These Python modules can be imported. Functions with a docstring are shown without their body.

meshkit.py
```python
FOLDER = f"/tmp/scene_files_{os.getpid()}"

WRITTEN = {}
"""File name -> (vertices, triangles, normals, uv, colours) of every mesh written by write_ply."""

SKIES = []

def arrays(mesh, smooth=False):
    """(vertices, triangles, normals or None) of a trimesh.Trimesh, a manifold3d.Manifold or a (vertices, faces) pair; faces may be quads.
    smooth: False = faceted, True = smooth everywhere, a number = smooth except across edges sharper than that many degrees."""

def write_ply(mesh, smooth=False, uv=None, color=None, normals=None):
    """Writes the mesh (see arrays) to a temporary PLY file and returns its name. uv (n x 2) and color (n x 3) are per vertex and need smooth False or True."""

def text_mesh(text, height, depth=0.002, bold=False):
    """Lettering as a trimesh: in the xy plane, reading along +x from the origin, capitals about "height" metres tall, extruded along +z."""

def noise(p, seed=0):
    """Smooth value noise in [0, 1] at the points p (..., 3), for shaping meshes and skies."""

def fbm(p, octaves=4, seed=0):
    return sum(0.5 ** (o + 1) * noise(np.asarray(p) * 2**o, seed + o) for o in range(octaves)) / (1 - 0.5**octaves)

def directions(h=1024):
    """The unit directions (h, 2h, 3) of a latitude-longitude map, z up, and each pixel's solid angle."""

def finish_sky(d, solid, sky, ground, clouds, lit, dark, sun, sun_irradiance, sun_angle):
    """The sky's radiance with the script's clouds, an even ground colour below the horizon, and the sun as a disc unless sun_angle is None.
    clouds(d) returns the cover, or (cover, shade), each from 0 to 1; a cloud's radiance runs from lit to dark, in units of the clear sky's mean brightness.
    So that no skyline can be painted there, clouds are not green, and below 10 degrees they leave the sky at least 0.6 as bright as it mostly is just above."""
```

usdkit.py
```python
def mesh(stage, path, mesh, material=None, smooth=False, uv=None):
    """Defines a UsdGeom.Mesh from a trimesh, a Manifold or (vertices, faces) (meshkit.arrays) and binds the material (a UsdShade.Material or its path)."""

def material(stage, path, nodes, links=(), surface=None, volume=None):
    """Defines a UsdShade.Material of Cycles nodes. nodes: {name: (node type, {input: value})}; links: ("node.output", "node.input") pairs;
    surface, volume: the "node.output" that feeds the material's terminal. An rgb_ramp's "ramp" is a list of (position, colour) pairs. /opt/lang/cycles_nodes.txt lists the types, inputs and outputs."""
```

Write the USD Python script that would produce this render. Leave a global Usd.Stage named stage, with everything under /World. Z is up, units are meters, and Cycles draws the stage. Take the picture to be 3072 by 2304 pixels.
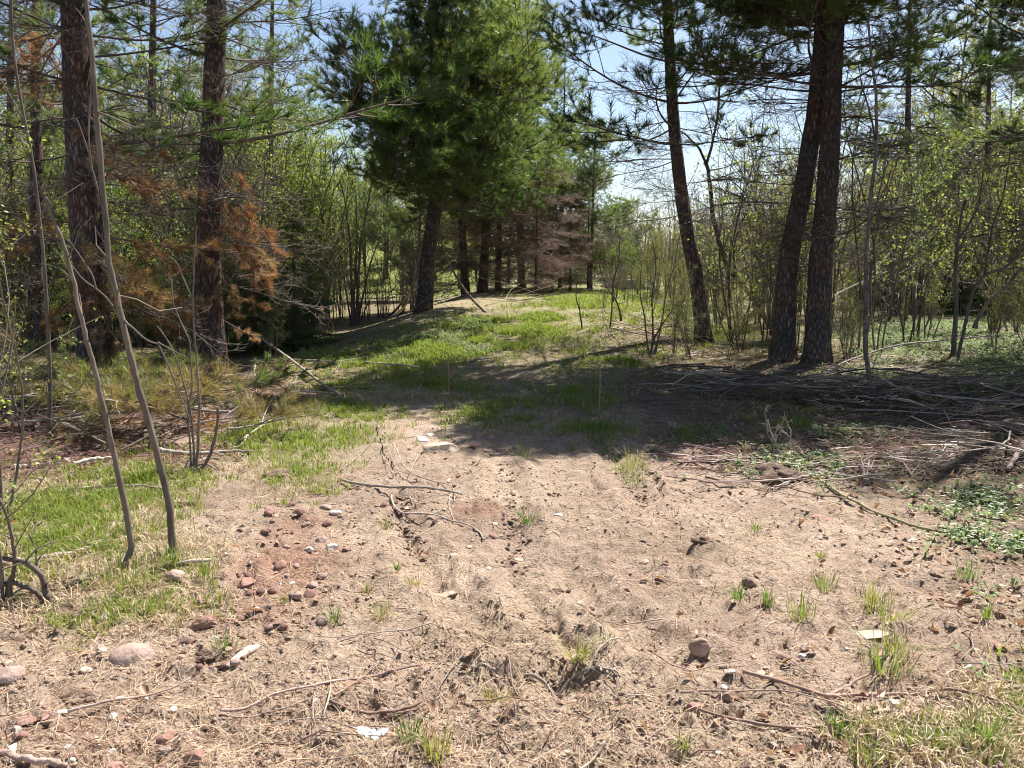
import math, numpy as np, trimesh, usdkit, meshkit
from pxr import Usd, UsdGeom, UsdLux, UsdShade, Sdf, Gf, Vt

# ------------------------------------------------------------------ camera, sky, sun, exposure
stage = Usd.Stage.CreateInMemory()
UsdGeom.SetStageUpAxis(stage, "Z"); UsdGeom.SetStageMetersPerUnit(stage, 1.0)
UsdGeom.Xform.Define(stage, "/World"); UsdGeom.Scope.Define(stage, "/World/Looks")
F, PITCH, CZ = 804.0, math.radians(8.2), 1.6
EXPOSURE = 1.75
SUN_EL, SUN_AZ = math.radians(55), math.radians(40)
cam = UsdGeom.Camera.Define(stage, "/World/camera")
cam.CreateHorizontalApertureAttr(36.0); cam.CreateVerticalApertureAttr(27.0)
cam.CreateFocalLengthAttr(F / 1024 * 36.0); cam.CreateExposureAttr(EXPOSURE)
cam.AddTranslateOp().Set(Gf.Vec3d(0, 0, CZ)); cam.AddRotateXOp().Set(90 - math.degrees(PITCH))
sky_mat = usdkit.material(stage, "/World/Looks/sky", {
    "s": ("sky_texture", {"sky_type": "single_scattering", "sun_disc": False, "sun_elevation": SUN_EL, "sun_rotation": SUN_AZ,
                          "air_density": 1.0, "aerosol_density": 1.2, "ozone_density": 1.2}),
    "b": ("background_shader", {"strength": 0.05})}, [("s.color", "b.color")], surface="b.background")
dome = UsdLux.DomeLight.Define(stage, "/World/sky")
UsdShade.MaterialBindingAPI.Apply(dome.GetPrim()).Bind(sky_mat)
sun = UsdLux.DistantLight.Define(stage, "/World/sun")
sun.CreateNormalizeAttr(True); sun.CreateIntensityAttr(1.25); sun.CreateAngleAttr(0.5); sun.CreateColorAttr(Gf.Vec3f(1, 0.955, 0.90))
sun.AddRotateZOp().Set(-math.degrees(SUN_AZ)); sun.AddRotateXOp().Set(-(90 - math.degrees(SUN_EL)))

# ------------------------------------------------------------------ helpers
R = np.random.default_rng(11)
U = R.uniform
COUNT = {}
def path_for(name, parent="/World"):
    parent = str(parent.GetPath()) if hasattr(parent, "GetPath") else parent
    k = (parent, name); n = COUNT.get(k, 0); COUNT[k] = n + 1
    return f"{parent}/{name}" + (f"_{n:03d}" if n else "")
def tag(p, label=None, cat=None, group=None, kind=None):
    p = p.GetPrim() if hasattr(p, "GetPrim") else p
    for k, v in (("label", label), ("category", cat), ("group", group), ("kind", kind)):
        if v: p.SetCustomDataByKey(k, v)
    return p
def thing(name, label=None, cat=None, group=None, loc=(0, 0, 0), parent="/World"):
    x = UsdGeom.Xform.Define(stage, path_for(name, parent)); x.AddTranslateOp().Set(Gf.Vec3d(*map(float, loc)))
    tag(x, label, cat, group); return x.GetPrim()
def obj(name, mesh, mat, parent="/World", smooth=False):
    return usdkit.mesh(stage, path_for(name, parent), mesh, M[mat] if mat else None, smooth=smooth).GetPrim()
def matrix_op(x, m): x.AddTransformOp().Set(Gf.Matrix4d(*[float(v) for v in np.asarray(m).T.ravel()]))
def ref(name, proto, m, parent="/World", label=None, cat=None, group=None):
    x = UsdGeom.Xform.Define(stage, path_for(name, parent)); matrix_op(x, m)
    x.GetPrim().GetReferences().AddInternalReference(proto); x.GetPrim().SetInstanceable(True)
    tag(x, label, cat, group); return x.GetPrim()
def frame(dirx, up=(0, 0, 1), loc=(0, 0, 0), s=1.0, roll=0.0):
    x = np.asarray(dirx, float); x = x / np.linalg.norm(x); y = np.cross(up, x); n = np.linalg.norm(y)
    y = y / n if n > 1e-6 else np.array([0, 1.0, 0]); z = np.cross(x, y)
    y, z = y * math.cos(roll) + z * math.sin(roll), z * math.cos(roll) - y * math.sin(roll)
    m = np.eye(4); m[:3, 0], m[:3, 1], m[:3, 2], m[:3, 3] = x * s, y * s, z * s, loc; return m
def rotz(a, loc=(0, 0, 0), s=1.0, tilt=0.0, tdir=0.0):
    m = np.eye(4); ca, sa = math.cos(a), math.sin(a); m[:3, :3] = np.array([[ca, -sa, 0], [sa, ca, 0], [0, 0, 1]])
    if tilt:
        m[:3, :3] = trimesh.transformations.rotation_matrix(tilt, [math.cos(tdir), math.sin(tdir), 0])[:3, :3] @ m[:3, :3]
    m[:3, :3] *= s; m[:3, 3] = loc; return m
class MB:
    """Collects vertices and triangles."""
    def __init__(s): s.v, s.f, s.n = [], [], 0
    def add(s, v, f):
        if len(v): s.v.append(np.asarray(v, float)); s.f.append(np.asarray(f, int) + s.n); s.n += len(v)
    def tube(s, p, r, sides=5, cap=True):
        p = np.asarray(p, float); n = len(p); r = np.broadcast_to(r, (n,)).astype(float)
        t = np.gradient(p, axis=0); t /= np.linalg.norm(t, axis=1, keepdims=True) + 1e-12
        a0 = np.array([0, 0, 1.0]) if abs(t[:, 2]).mean() < 0.8 else np.array([1.0, 0, 0])
        a = np.cross(t, a0); a /= np.linalg.norm(a, axis=1, keepdims=True) + 1e-12; b = np.cross(t, a)
        g = np.arange(sides) * 2 * np.pi / sides
        v = p[:, None] + r[:, None, None] * (np.cos(g)[None, :, None] * a[:, None] + np.sin(g)[None, :, None] * b[:, None])
        i, j = np.meshgrid(np.arange(n - 1), np.arange(sides), indexing="ij"); k = (j + 1) % sides
        q = np.stack([i * sides + j, i * sides + k, (i + 1) * sides + k, (i + 1) * sides + j], -1).reshape(-1, 4)
        f = np.vstack([q[:, [0, 2, 1]], q[:, [0, 3, 2]]]); v = v.reshape(-1, 3)
        if cap:
            v = np.vstack([v, p[-1], p[0]]); m = n * sides; jj = np.arange(sides); kk = (jj + 1) % sides
            f = np.vstack([f, np.stack([(n - 1) * sides + jj, np.full(sides, m), (n - 1) * sides + kk], 1),
                           np.stack([jj, kk, np.full(sides, m + 1)], 1)])
        s.add(v, f)
    def get(s):
        return (np.vstack(s.v), np.vstack(s.f)) if s.v else (np.zeros((3, 3)), np.array([[0, 1, 2]]))
def unit(v): return v / (np.linalg.norm(v, axis=-1, keepdims=True) + 1e-12)
def smoothstep(a, b, x): t = np.clip((np.asarray(x, float) - a) / (b - a), 0, 1); return t * t * (3 - 2 * t)
def spline(pts, n):
    p = np.asarray(pts, float)
    if len(p) == 2: return p[0] + (p[1] - p[0]) * np.linspace(0, 1, n)[:, None]
    from scipy.interpolate import PchipInterpolator
    d = np.r_[0, np.cumsum(np.linalg.norm(np.diff(p, axis=0), axis=1))]
    return PchipInterpolator(d, p)(np.linspace(0, d[-1], n))

# ------------------------------------------------------------------ terrain
def Hs(x, y):
    """The lie of the land without its roughness."""
    x, y = np.asarray(x, float), np.asarray(y, float)
    xr = x - 0.05 * (y - 12)
    w = smoothstep(-5.0, -1.6, xr) * (1 - 0.65 * smoothstep(1.8, 4.5, xr))
    z = 0.72 * smoothstep(10.5, 18.5, y) * w + 0.15 * smoothstep(20, 40, y)
    z = z + 7.5 * smoothstep(42, 85, y) * (1 - smoothstep(-9, 3, x - 0.02 * y)) + 3.0 * smoothstep(60, 160, y) * smoothstep(12, 40, x)
    z = z - 0.16 * np.exp(-((x - 4.6) / 1.6) ** 2 - ((y - 9.3) / 1.3) ** 2)
    return z
def seg_d(x, y, pl):
    """Distance to a polyline on the ground."""
    out = np.full(np.shape(x), 1e9)
    for (a, b), (c, d) in zip(pl[:-1], pl[1:]):
        t = np.clip(((x - a) * (c - a) + (y - b) * (d - b)) / ((c - a) ** 2 + (d - b) ** 2), 0, 1)
        out = np.minimum(out, np.hypot(x - a - t * (c - a), y - b - t * (d - b)))
    return out
def ray(px, py):
    r, u = (np.asarray(px, float) - 512) / F, (384 - np.asarray(py, float)) / F
    return np.stack([r, np.cos(PITCH) + u * np.sin(PITCH), -np.sin(PITCH) + u * np.cos(PITCH)], -1)
YS = np.geomspace(1.6, 160, 300)
def at0(px, py):
    d = ray(np.atleast_1d(px), np.atleast_1d(py)); d = d / d[:, 1:2]
    out = np.zeros((len(d), 2))
    for s in range(0, len(d), 4000):
        e = d[s:s + 4000]; X = e[:, :1] * YS; Z = CZ + e[:, 2:] * YS
        below = Z < Hs(X, YS[None]); k = np.where(below.any(1), below.argmax(1), len(YS) - 1); i = np.arange(len(e)); j = np.maximum(k - 1, 0)
        g = Z - Hs(X, YS[None]); a, b = g[i, j], g[i, k]; t = np.where(a - b > 1e-9, a / (a - b + 1e-12), 0)
        y = YS[j] + (YS[k] - YS[j]) * np.clip(t, 0, 1); out[s:s + 4000] = np.stack([e[:, 0] * y, y], 1)
    return out
RUTS = [[tuple(q) for q in at0([p[0] for p in pl], [p[1] for p in pl])] for pl in (
    [(505, 470), (515, 530), (528, 590), (560, 650), (572, 705)], [(600, 440), (628, 480), (655, 520), (690, 560)],
    [(395, 500), (430, 570), (500, 640)], [(560, 560), (600, 610), (660, 640), (690, 660)], [(380, 720), (470, 690), (560, 672)])]
CRACKS = [[tuple(q) for q in at0([p[0] for p in pl], [p[1] for p in pl])] for pl in (
    [(395, 512), (405, 530), (417, 545)], [(556, 612), (562, 632), (575, 640)], [(553, 668), (560, 680)], [(640, 470), (655, 482), (662, 492)],
    [(590, 480), (600, 492)], [(195, 645), (203, 658)], [(500, 555), (520, 570)])]
def H(x, y, fine=True):
    x, y = np.asarray(x, float), np.asarray(y, float)
    z = Hs(x, y); P = lambda s: np.stack([x * s, y * s, np.zeros_like(x)], -1)
    near = np.exp(-np.maximum(y - 3, 0) / 14)
    z = z + 0.10 * (meshkit.fbm(P(0.7), 3, 3) - .5)
    for k, pl in enumerate(RUTS):
        d = seg_d(x, y, pl); z = z - 0.042 * np.exp(-(d / 0.10) ** 2) + 0.022 * np.exp(-((d - .2) / 0.07) ** 2)
    if fine:
        n = meshkit.fbm(P(7), 4, 9); c = meshkit.noise(P(17), 4); c2 = meshkit.noise(P(38), 6)
        z = z + near * (0.062 * (n - .5) + 0.026 * np.maximum(c - .62, 0) / .38 - 0.022 * np.maximum(.32 - c, 0) / .32 + 0.016 * np.maximum(c2 - .6, 0) / .4)
        for pl in CRACKS:
            d = seg_d(x, y, pl); z = z - 0.035 * np.exp(-((d + 0.012 * (c2 - .5)) / 0.02) ** 2)
    return z
def at(px, py, lift=0.0):
    q = at0(px, py); return np.column_stack([q, H(q[:, 0], q[:, 1]) + lift])
def at1(px, py, lift=0.0): return at(px, py, lift)[0]
def on_plane(px, py, Y):
    d = ray(px, py); return np.array([0, 0, CZ]) + d * (Y / d[1])
def gz(x, y): return float(H(np.array([x]), np.array([y]))[0])

# ------------------------------------------------------------------ materials
M = {}
def leaf_mat(name, cols, trans=0.4, rough=0.5, spec=0.3, tcol=1.5):
    t = [tuple(min(1, c * tcol * k) for c, k in zip(q, (1.05, 1.0, .7))) for q in cols]
    M[name] = usdkit.material(stage, "/World/Looks/" + name, {
        "g": ("geometry", {}), "o": ("object_info", {}), "a": ("math", {"math_type": "add"}), "fr": ("math", {"math_type": "fraction"}),
        "r": ("rgb_ramp", {"ramp": [(i / max(1, len(cols) - 1), c) for i, c in enumerate(cols)]}),
        "r2": ("rgb_ramp", {"ramp": [(i / max(1, len(t) - 1), c) for i, c in enumerate(t)]}),
        "p": ("principled_bsdf", {"roughness": rough, "specular_ior_level": spec}), "t": ("translucent_bsdf", {}), "m": ("mix_closure", {"fac": trans})},
        [("g.random_per_island", "a.value1"), ("o.random", "a.value2"), ("a.value", "fr.value1"), ("fr.value", "r.fac"), ("fr.value", "r2.fac"),
         ("r.color", "p.base_color"), ("r2.color", "t.color"), ("p.BSDF", "m.closure1"), ("t.BSDF", "m.closure2")], surface="m.closure")
def solid(name, cols, scale=8, detail=5, rough=0.85, bump=0.4, bscale=40, stretch=(1, 1, 1), bdist=0.01, spec=.25):
    M[name] = usdkit.material(stage, "/World/Looks/" + name, {
        "c": ("texture_coordinate", {}), "o": ("object_info", {}), "mp": ("mapping", {"scale": stretch}),
        "n": ("noise_texture", {"scale": scale, "detail": detail, "roughness": .65}), "b": ("noise_texture", {"scale": bscale, "detail": 4, "roughness": .7}),
        "r": ("rgb_ramp", {"ramp": cols}), "h": ("hsv", {}), "mv": ("map_range", {"to_min": .75, "to_max": 1.25}),
        "bp": ("bump", {"strength": bump, "distance": bdist}), "p": ("principled_bsdf", {"roughness": rough, "specular_ior_level": spec})},
        [("c.object", "mp.vector"), ("mp.vector", "n.vector"), ("mp.vector", "b.vector"), ("n.fac", "r.fac"), ("r.color", "h.color"), ("o.random", "mv.value"),
         ("mv.result", "h.value"), ("h.color", "p.base_color"), ("b.fac", "bp.height"), ("bp.normal", "p.normal")], surface="p.BSDF")
leaf_mat("needles_green", [(.026, .052, .013), (.050, .088, .020), (.082, .120, .030), (.12, .150, .042), (.055, .100, .028)], .45, .45, .4, 1.85)
leaf_mat("needles_pale", [(.11, .12, .035), (.17, .16, .055), (.22, .16, .07), (.10, .13, .04)], .35, .42, .45)
leaf_mat("needles_rust", [(.22, .105, .045), (.30, .16, .07), (.15, .08, .04), (.34, .22, .11), (.20, .14, .09)], .35, .55, .2)
leaf_mat("needles_spruce", [(.03, .065, .022), (.06, .11, .034), (.10, .15, .05)], .45, .5, .3)
leaf_mat("leaf_spring", [(.10, .15, .03), (.15, .20, .045), (.20, .22, .07), (.12, .18, .04)], .5, .45, .3)
leaf_mat("leaf_olive", [(.09, .115, .03), (.14, .155, .045), (.18, .16, .06), (.16, .19, .05)], .5, .5, .3)
leaf_mat("leaf_ground", [(.09, .14, .05), (.15, .20, .085), (.20, .25, .13), (.12, .17, .07)], .38, .45, .3)
leaf_mat("grass_green", [(.055, .13, .018), (.085, .17, .026), (.14, .20, .035), (.21, .22, .06), (.10, .17, .026)], .45, .5, .25, 1.3)
leaf_mat("straw_tan", [(.30, .22, .145), (.39, .30, .20), (.21, .135, .085), (.33, .235, .15), (.16, .095, .062)], .15, .6, .25)
leaf_mat("leaf_dead", [(.16, .08, .05), (.24, .14, .09), (.30, .20, .13), (.12, .06, .05)], .2, .5, .3)
solid("bark_sapling", [(.3, (.05, .038, .029)), (.5, (.098, .078, .060)), (.7, (.16, .13, .10))], 9, 5, .8, .35, 60, (1, 1, .35))
solid("twig_dark", [(.3, (.035, .026, .021)), (.5, (.075, .055, .043)), (.7, (.13, .10, .08))], 14, 4, .85, .3, 60)
solid("twig_red", [(.3, (.11, .065, .048)), (.5, (.175, .112, .085)), (.7, (.25, .18, .14))], 14, 4, .8, .3, 60)
solid("wood_grey", [(.3, (.13, .10, .08)), (.5, (.24, .20, .165)), (.7, (.36, .31, .26))], 10, 5, .8, .5, 50)
solid("wood_pale", [(.3, (.20, .155, .12)), (.5, (.33, .275, .22)), (.7, (.44, .39, .33))], 10, 5, .8, .8, 50)
solid("wood_pink", [(.3, (.15, .10, .082)), (.5, (.255, .185, .155)), (.7, (.36, .285, .245))], 12, 6, .8, .8, 50)
solid("wood_green", [(.3, (.10, .09, .05)), (.5, (.18, .16, .085)), (.7, (.25, .22, .13))], 10, 5, .7, .4, 50)
solid("birch_bark", [(.3, (.12, .11, .10)), (.48, (.30, .28, .26)), (.7, (.42, .40, .37))], 6, 5, .8, .3, 50, (1, 1, 2.5))
solid("stone_red", [(.3, (.13, .068, .052)), (.5, (.21, .118, .093)), (.7, (.30, .19, .155))], 9, 6, .9, .6, 60)
solid("stone_pink", [(.3, (.17, .105, .085)), (.5, (.28, .20, .165)), (.7, (.36, .285, .24))], 5, 7, .85, .7, 45)
solid("stone_white", [(.3, (.24, .205, .175)), (.5, (.37, .335, .295)), (.7, (.46, .43, .39))], 9, 6, .8, .4, 70)
solid("stone_tan", [(.3, (.24, .18, .13)), (.5, (.36, .28, .20)), (.7, (.46, .37, .28))], 7, 6, .9, .5, 60)
solid("stone_brown", [(.3, (.10, .065, .05)), (.5, (.18, .12, .09)), (.7, (.30, .22, .17))], 10, 6, .9, .5, 60)
solid("soil_dark", [(.3, (.05, .03, .022)), (.5, (.10, .065, .047)), (.7, (.17, .115, .085))], 14, 6, .95, .7, 60)
solid("soil_clod", [(.3, (.20, .14, .10)), (.5, (.29, .21, .155)), (.7, (.36, .27, .20))], 14, 6, .95, .6, 70)
solid("paper_white", [(.3, (.74, .73, .71)), (.7, (.80, .79, .78))], 6, 3, .6, .1, 40)
solid("stake_red", [(.3, (.16, .07, .05)), (.7, (.28, .14, .10))], 8, 3, .7, .2, 40)
# plated pine bark
M["bark_pine"] = usdkit.material(stage, "/World/Looks/bark_pine", {
    "c": ("texture_coordinate", {}), "mp": ("mapping", {"scale": (1, 1, .32)}), "v": ("voronoi_texture", {"scale": 23, "feature": "distance_to_edge"}),
    "v2": ("voronoi_texture", {"scale": 23}), "n": ("noise_texture", {"scale": 26, "detail": 6, "roughness": .7}), "big": ("noise_texture", {"scale": 2.2, "detail": 3}),
    "nd": ("vector_math", {"math_type": "multiply_add", "vector2": (.07, .07, .07)}),
    "r": ("rgb_ramp", {"ramp": [(0, (.034, .028, .026)), (.12, (.078, .064, .058)), (.4, (.145, .120, .108))]}),
    "plate": ("rgb_ramp", {"ramp": [(0, (.75, .74, .74)), (.5, (1.0, .95, .91)), (1, (1.35, 1.2, 1.12))]}),
    "age": ("rgb_ramp", {"ramp": [(.4, (.85, .88, .92)), (.62, (1.3, 1.0, .85))]}),
    "m1": ("mix", {"mix_type": "multiply", "fac": 1.0}), "m2": ("mix", {"mix_type": "multiply", "fac": 1.0}),
    "hh": ("math", {"math_type": "multiply_add", "value2": .35}), "mr": ("map_range", {"from_max": .25, "clamp": True}),
    "bp": ("bump", {"strength": .9, "distance": .02}), "p": ("principled_bsdf", {"roughness": .9, "specular_ior_level": .2})},
    [("c.object", "mp.vector"), ("n.color", "nd.vector1"), ("mp.vector", "nd.vector3"), ("nd.vector", "v.vector"), ("nd.vector", "v2.vector"), ("mp.vector", "n.vector"),
     ("c.object", "big.vector"), ("v.distance", "r.fac"), ("v2.color", "plate.fac"), ("big.fac", "age.fac"), ("r.color", "m1.color1"), ("plate.color", "m1.color2"),
     ("m1.color", "m2.color1"), ("age.color", "m2.color2"), ("m2.color", "p.base_color"), ("v.distance", "mr.value"), ("n.fac", "hh.value1"), ("mr.result", "hh.value3"),
     ("hh.value", "bp.height"), ("bp.normal", "p.normal")], surface="p.BSDF")
# soil: its colour (bare, red, grassy, needle litter and painted tree shade) is a primvar of the ground mesh; grain and crumbs are noise
M["soil"] = usdkit.material(stage, "/World/Looks/soil", {
    "g": ("geometry", {}), "a": ("attribute", {"attribute": "tint"}), "n": ("noise_texture", {"scale": 9, "detail": 8, "roughness": .7}),
    "n2": ("noise_texture", {"scale": 70, "detail": 5, "roughness": .7}), "n3": ("noise_texture", {"scale": 1.7, "detail": 4}),
    "r": ("rgb_ramp", {"ramp": [(.3, (.66, .62, .58)), (.5, (1, 1, 1)), (.7, (1.22, 1.22, 1.22))]}),
    "r2": ("rgb_ramp", {"ramp": [(.33, (.5, .46, .43)), (.48, (1, 1, 1)), (.68, (1.25, 1.24, 1.2))]}),
    "r3": ("rgb_ramp", {"ramp": [(.35, (.86, .84, .82)), (.65, (1.1, 1.1, 1.1))]}),
    "m": ("mix", {"mix_type": "multiply", "fac": 1.0}), "m2": ("mix", {"mix_type": "multiply", "fac": 1.0}), "m3": ("mix", {"mix_type": "multiply", "fac": 1.0}),
    "hh": ("math", {"math_type": "multiply_add", "value2": .7}), "bp": ("bump", {"strength": 1.0, "distance": .05}), "p": ("principled_bsdf", {"roughness": .95, "specular_ior_level": .15})},
    [("g.position", "n.vector"), ("g.position", "n2.vector"), ("g.position", "n3.vector"), ("n.fac", "r.fac"), ("n2.fac", "r2.fac"), ("n3.fac", "r3.fac"),
     ("a.color", "m.color1"), ("r.color", "m.color2"), ("m.color", "m2.color1"), ("r2.color", "m2.color2"), ("m2.color", "m3.color1"), ("r3.color", "m3.color2"),
     ("m3.color", "p.base_color"), ("n2.fac", "hh.value1"), ("n.fac", "hh.value3"), ("hh.value", "bp.height"), ("bp.normal", "p.normal")], surface="p.BSDF")

# ------------------------------------------------------------------ ground sheet
core = np.linspace(-.74, .74, 540); side = .74 + np.geomspace(.01, 30, 42); us = np.r_[-side[::-1], core, side]
ys = np.r_[-60, -20, -6, -1, .6, np.linspace(1.3, 2.3, 18), np.geomspace(2.32, 30, 470), np.geomspace(31, 110, 70), np.geomspace(120, 2500, 18)]
YY, UU = np.meshgrid(ys, us, indexing="ij"); XX = UU * np.maximum(YY, 1.3); ZZ = H(XX, YY)
gv = np.stack([XX, YY, ZZ], -1).reshape(-1, 3); ny, nx = XX.shape
i, j = np.meshgrid(np.arange(ny - 1), np.arange(nx - 1), indexing="ij"); a = i * nx + j
gf = np.stack([a, a + 1, a + nx + 1, a + nx], -1).reshape(-1, 4)
def blobs(x, y, items):
    """Greatest of soft spots, each given as (px, py, rx, ry in pixels of the photograph, strength)."""
    out = np.zeros_like(x)
    for px, py, rx, ry, s in items:
        c, r, u_, d = at0([px, px + rx, px, px], [py, py, max(py - ry, 275), py + ry])
        sx = abs(r[0] - c[0]); sy = max(abs(u_[1] - d[1]) / 2, .05)
        out = np.maximum(out, s * np.exp(-(((x - c[0]) / sx) ** 2 + ((y - c[1]) / sy) ** 2) ** 1.5))
    return out
GRASS = [(610, 293, 90, 7, 1), (665, 312, 60, 12, .6), (640, 300, 50, 9, .8), (510, 330, 85, 13, 1), (590, 303, 60, 9, 1), (440, 350, 95, 10, .9), (545, 316, 60, 9, 1), (40, 500, 120, 38, 1), (150, 480, 60, 30, .9), (60, 550, 110, 30, .75), (160, 560, 55, 24, .8), (300, 440, 75, 24, 1), (340, 415, 60, 20, .8), (350, 385, 70, 16, .8),
         (350, 365, 80, 8, .9), (430, 352, 60, 9, .8), (480, 342, 60, 10, .7), (520, 322, 55, 8, 1), (580, 303, 45, 7, .9), (430, 385, 50, 16, .8), (500, 408, 55, 22, .8), (570, 395, 50, 26, .7),
         (620, 360, 45, 14, .6), (600, 428, 45, 9, 1), (630, 462, 18, 12, .6), (690, 437, 18, 8, .8), (800, 425, 30, 8, .7), (760, 410, 60, 14, .35), (720, 335, 50, 12, .8),
         (120, 610, 100, 22, .45), (930, 740, 90, 26, .5), (1010, 720, 40, 40, .6), (300, 480, 40, 18, .6), (240, 445, 40, 20, .7), (40, 590, 60, 24, .5)]
COVER = [(980, 382, 60, 18, 1.6), (900, 372, 60, 10, .8), (720, 440, 60, 14, .5), (820, 430, 80, 22, .6), (930, 335, 110, 16, 2), (1000, 365, 60, 26, 2.2), (960, 325, 80, 9, 1.5), (880, 345, 60, 14, .8), (840, 385, 50, 10, .5), (985, 500, 55, 26, .55), (960, 545, 40, 16, .3), (1010, 560, 40, 26, .4),
         (480, 322, 60, 10, .8), (430, 340, 60, 10, .9), (460, 352, 40, 6, .8), (380, 352, 50, 8, .5), (860, 460, 70, 24, .8), (780, 468, 50, 14, .5), (950, 455, 70, 22, .7), (1000, 620, 30, 50, .25)]
g = blobs(XX, YY, GRASS); cv = blobs(XX, YY, COVER)
red = blobs(XX, YY, [(285, 570, 60, 30, 1), (300, 530, 30, 18, .8), (480, 512, 30, 8, .8), (260, 610, 50, 20, .7), (200, 600, 30, 14, .3), (50, 720, 60, 20, .5), (130, 745, 90, 25, .35)])
nz = meshkit.fbm(np.stack([XX * 1.1, YY * 1.1, 0 * XX], -1), 4, 21)[..., None]; nz2 = meshkit.fbm(np.stack([XX * .35, YY * .35, 0 * XX], -1), 3, 5)[..., None]
xr = XX - .05 * (YY - 12)
road = (smoothstep(-4.5, -2.2, xr + .9 * (nz[..., 0] - .5)) * (1 - smoothstep(2.6, 4.4, xr + .9 * (nz[..., 0] - .5))))[..., None]
bare, dry, duff_shade, turf = np.array([.332, .249, .192]), np.array([.36, .29, .205]), np.array([.115, .082, .06]), np.array([.155, .165, .06])
tint = bare * (1 - .35 * smoothstep(.45, .6, nz)) + dry * .35 * smoothstep(.45, .6, nz)
tint = tint * (1 - .5 * smoothstep(.5, .62, nz2)) + np.array([.25, .186, .14]) * .5 * smoothstep(.5, .62, nz2)
road = road * (1 - .8 * blobs(XX, YY, [(700, 385, 130, 45, 1), (850, 430, 120, 45, 1), (600, 400, 90, 30, .6)]))[..., None]  # track by the pines painted as dark as needle litter to deepen the tree shade
tint = tint * road + (duff_shade * (.75 + .6 * nz)) * (1 - road)
far = (smoothstep(9.5, 13, YY))[..., None]; tint = tint * (1 - .55 * far) + .55 * far * np.array([.19, .17, .08])
cv = np.minimum(cv, 1)
for w_, c_ in ((g, turf), (cv, np.array([.11, .11, .05]))): tint = tint * (1 - .75 * w_[..., None]) + .75 * w_[..., None] * c_
rd = red[..., None] * smoothstep(.35, .55, nz); tint = tint * (1 - rd * .8) + rd * .8 * np.array([.26, .140, .102])
mead = (smoothstep(36, 46, YY) * (.35 + .65 * (1 - smoothstep(-4, 3, XX))))[..., None]; tint = tint * (1 - mead) + mead * np.array([.14, .165, .04])
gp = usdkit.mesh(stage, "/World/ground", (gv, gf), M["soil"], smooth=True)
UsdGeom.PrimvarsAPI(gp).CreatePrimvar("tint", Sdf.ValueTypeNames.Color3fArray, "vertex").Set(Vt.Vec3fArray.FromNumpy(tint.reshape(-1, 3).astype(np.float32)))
tag(gp, "sandy brown dirt track and forest floor rising to the trees", "ground", kind="structure")

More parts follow.
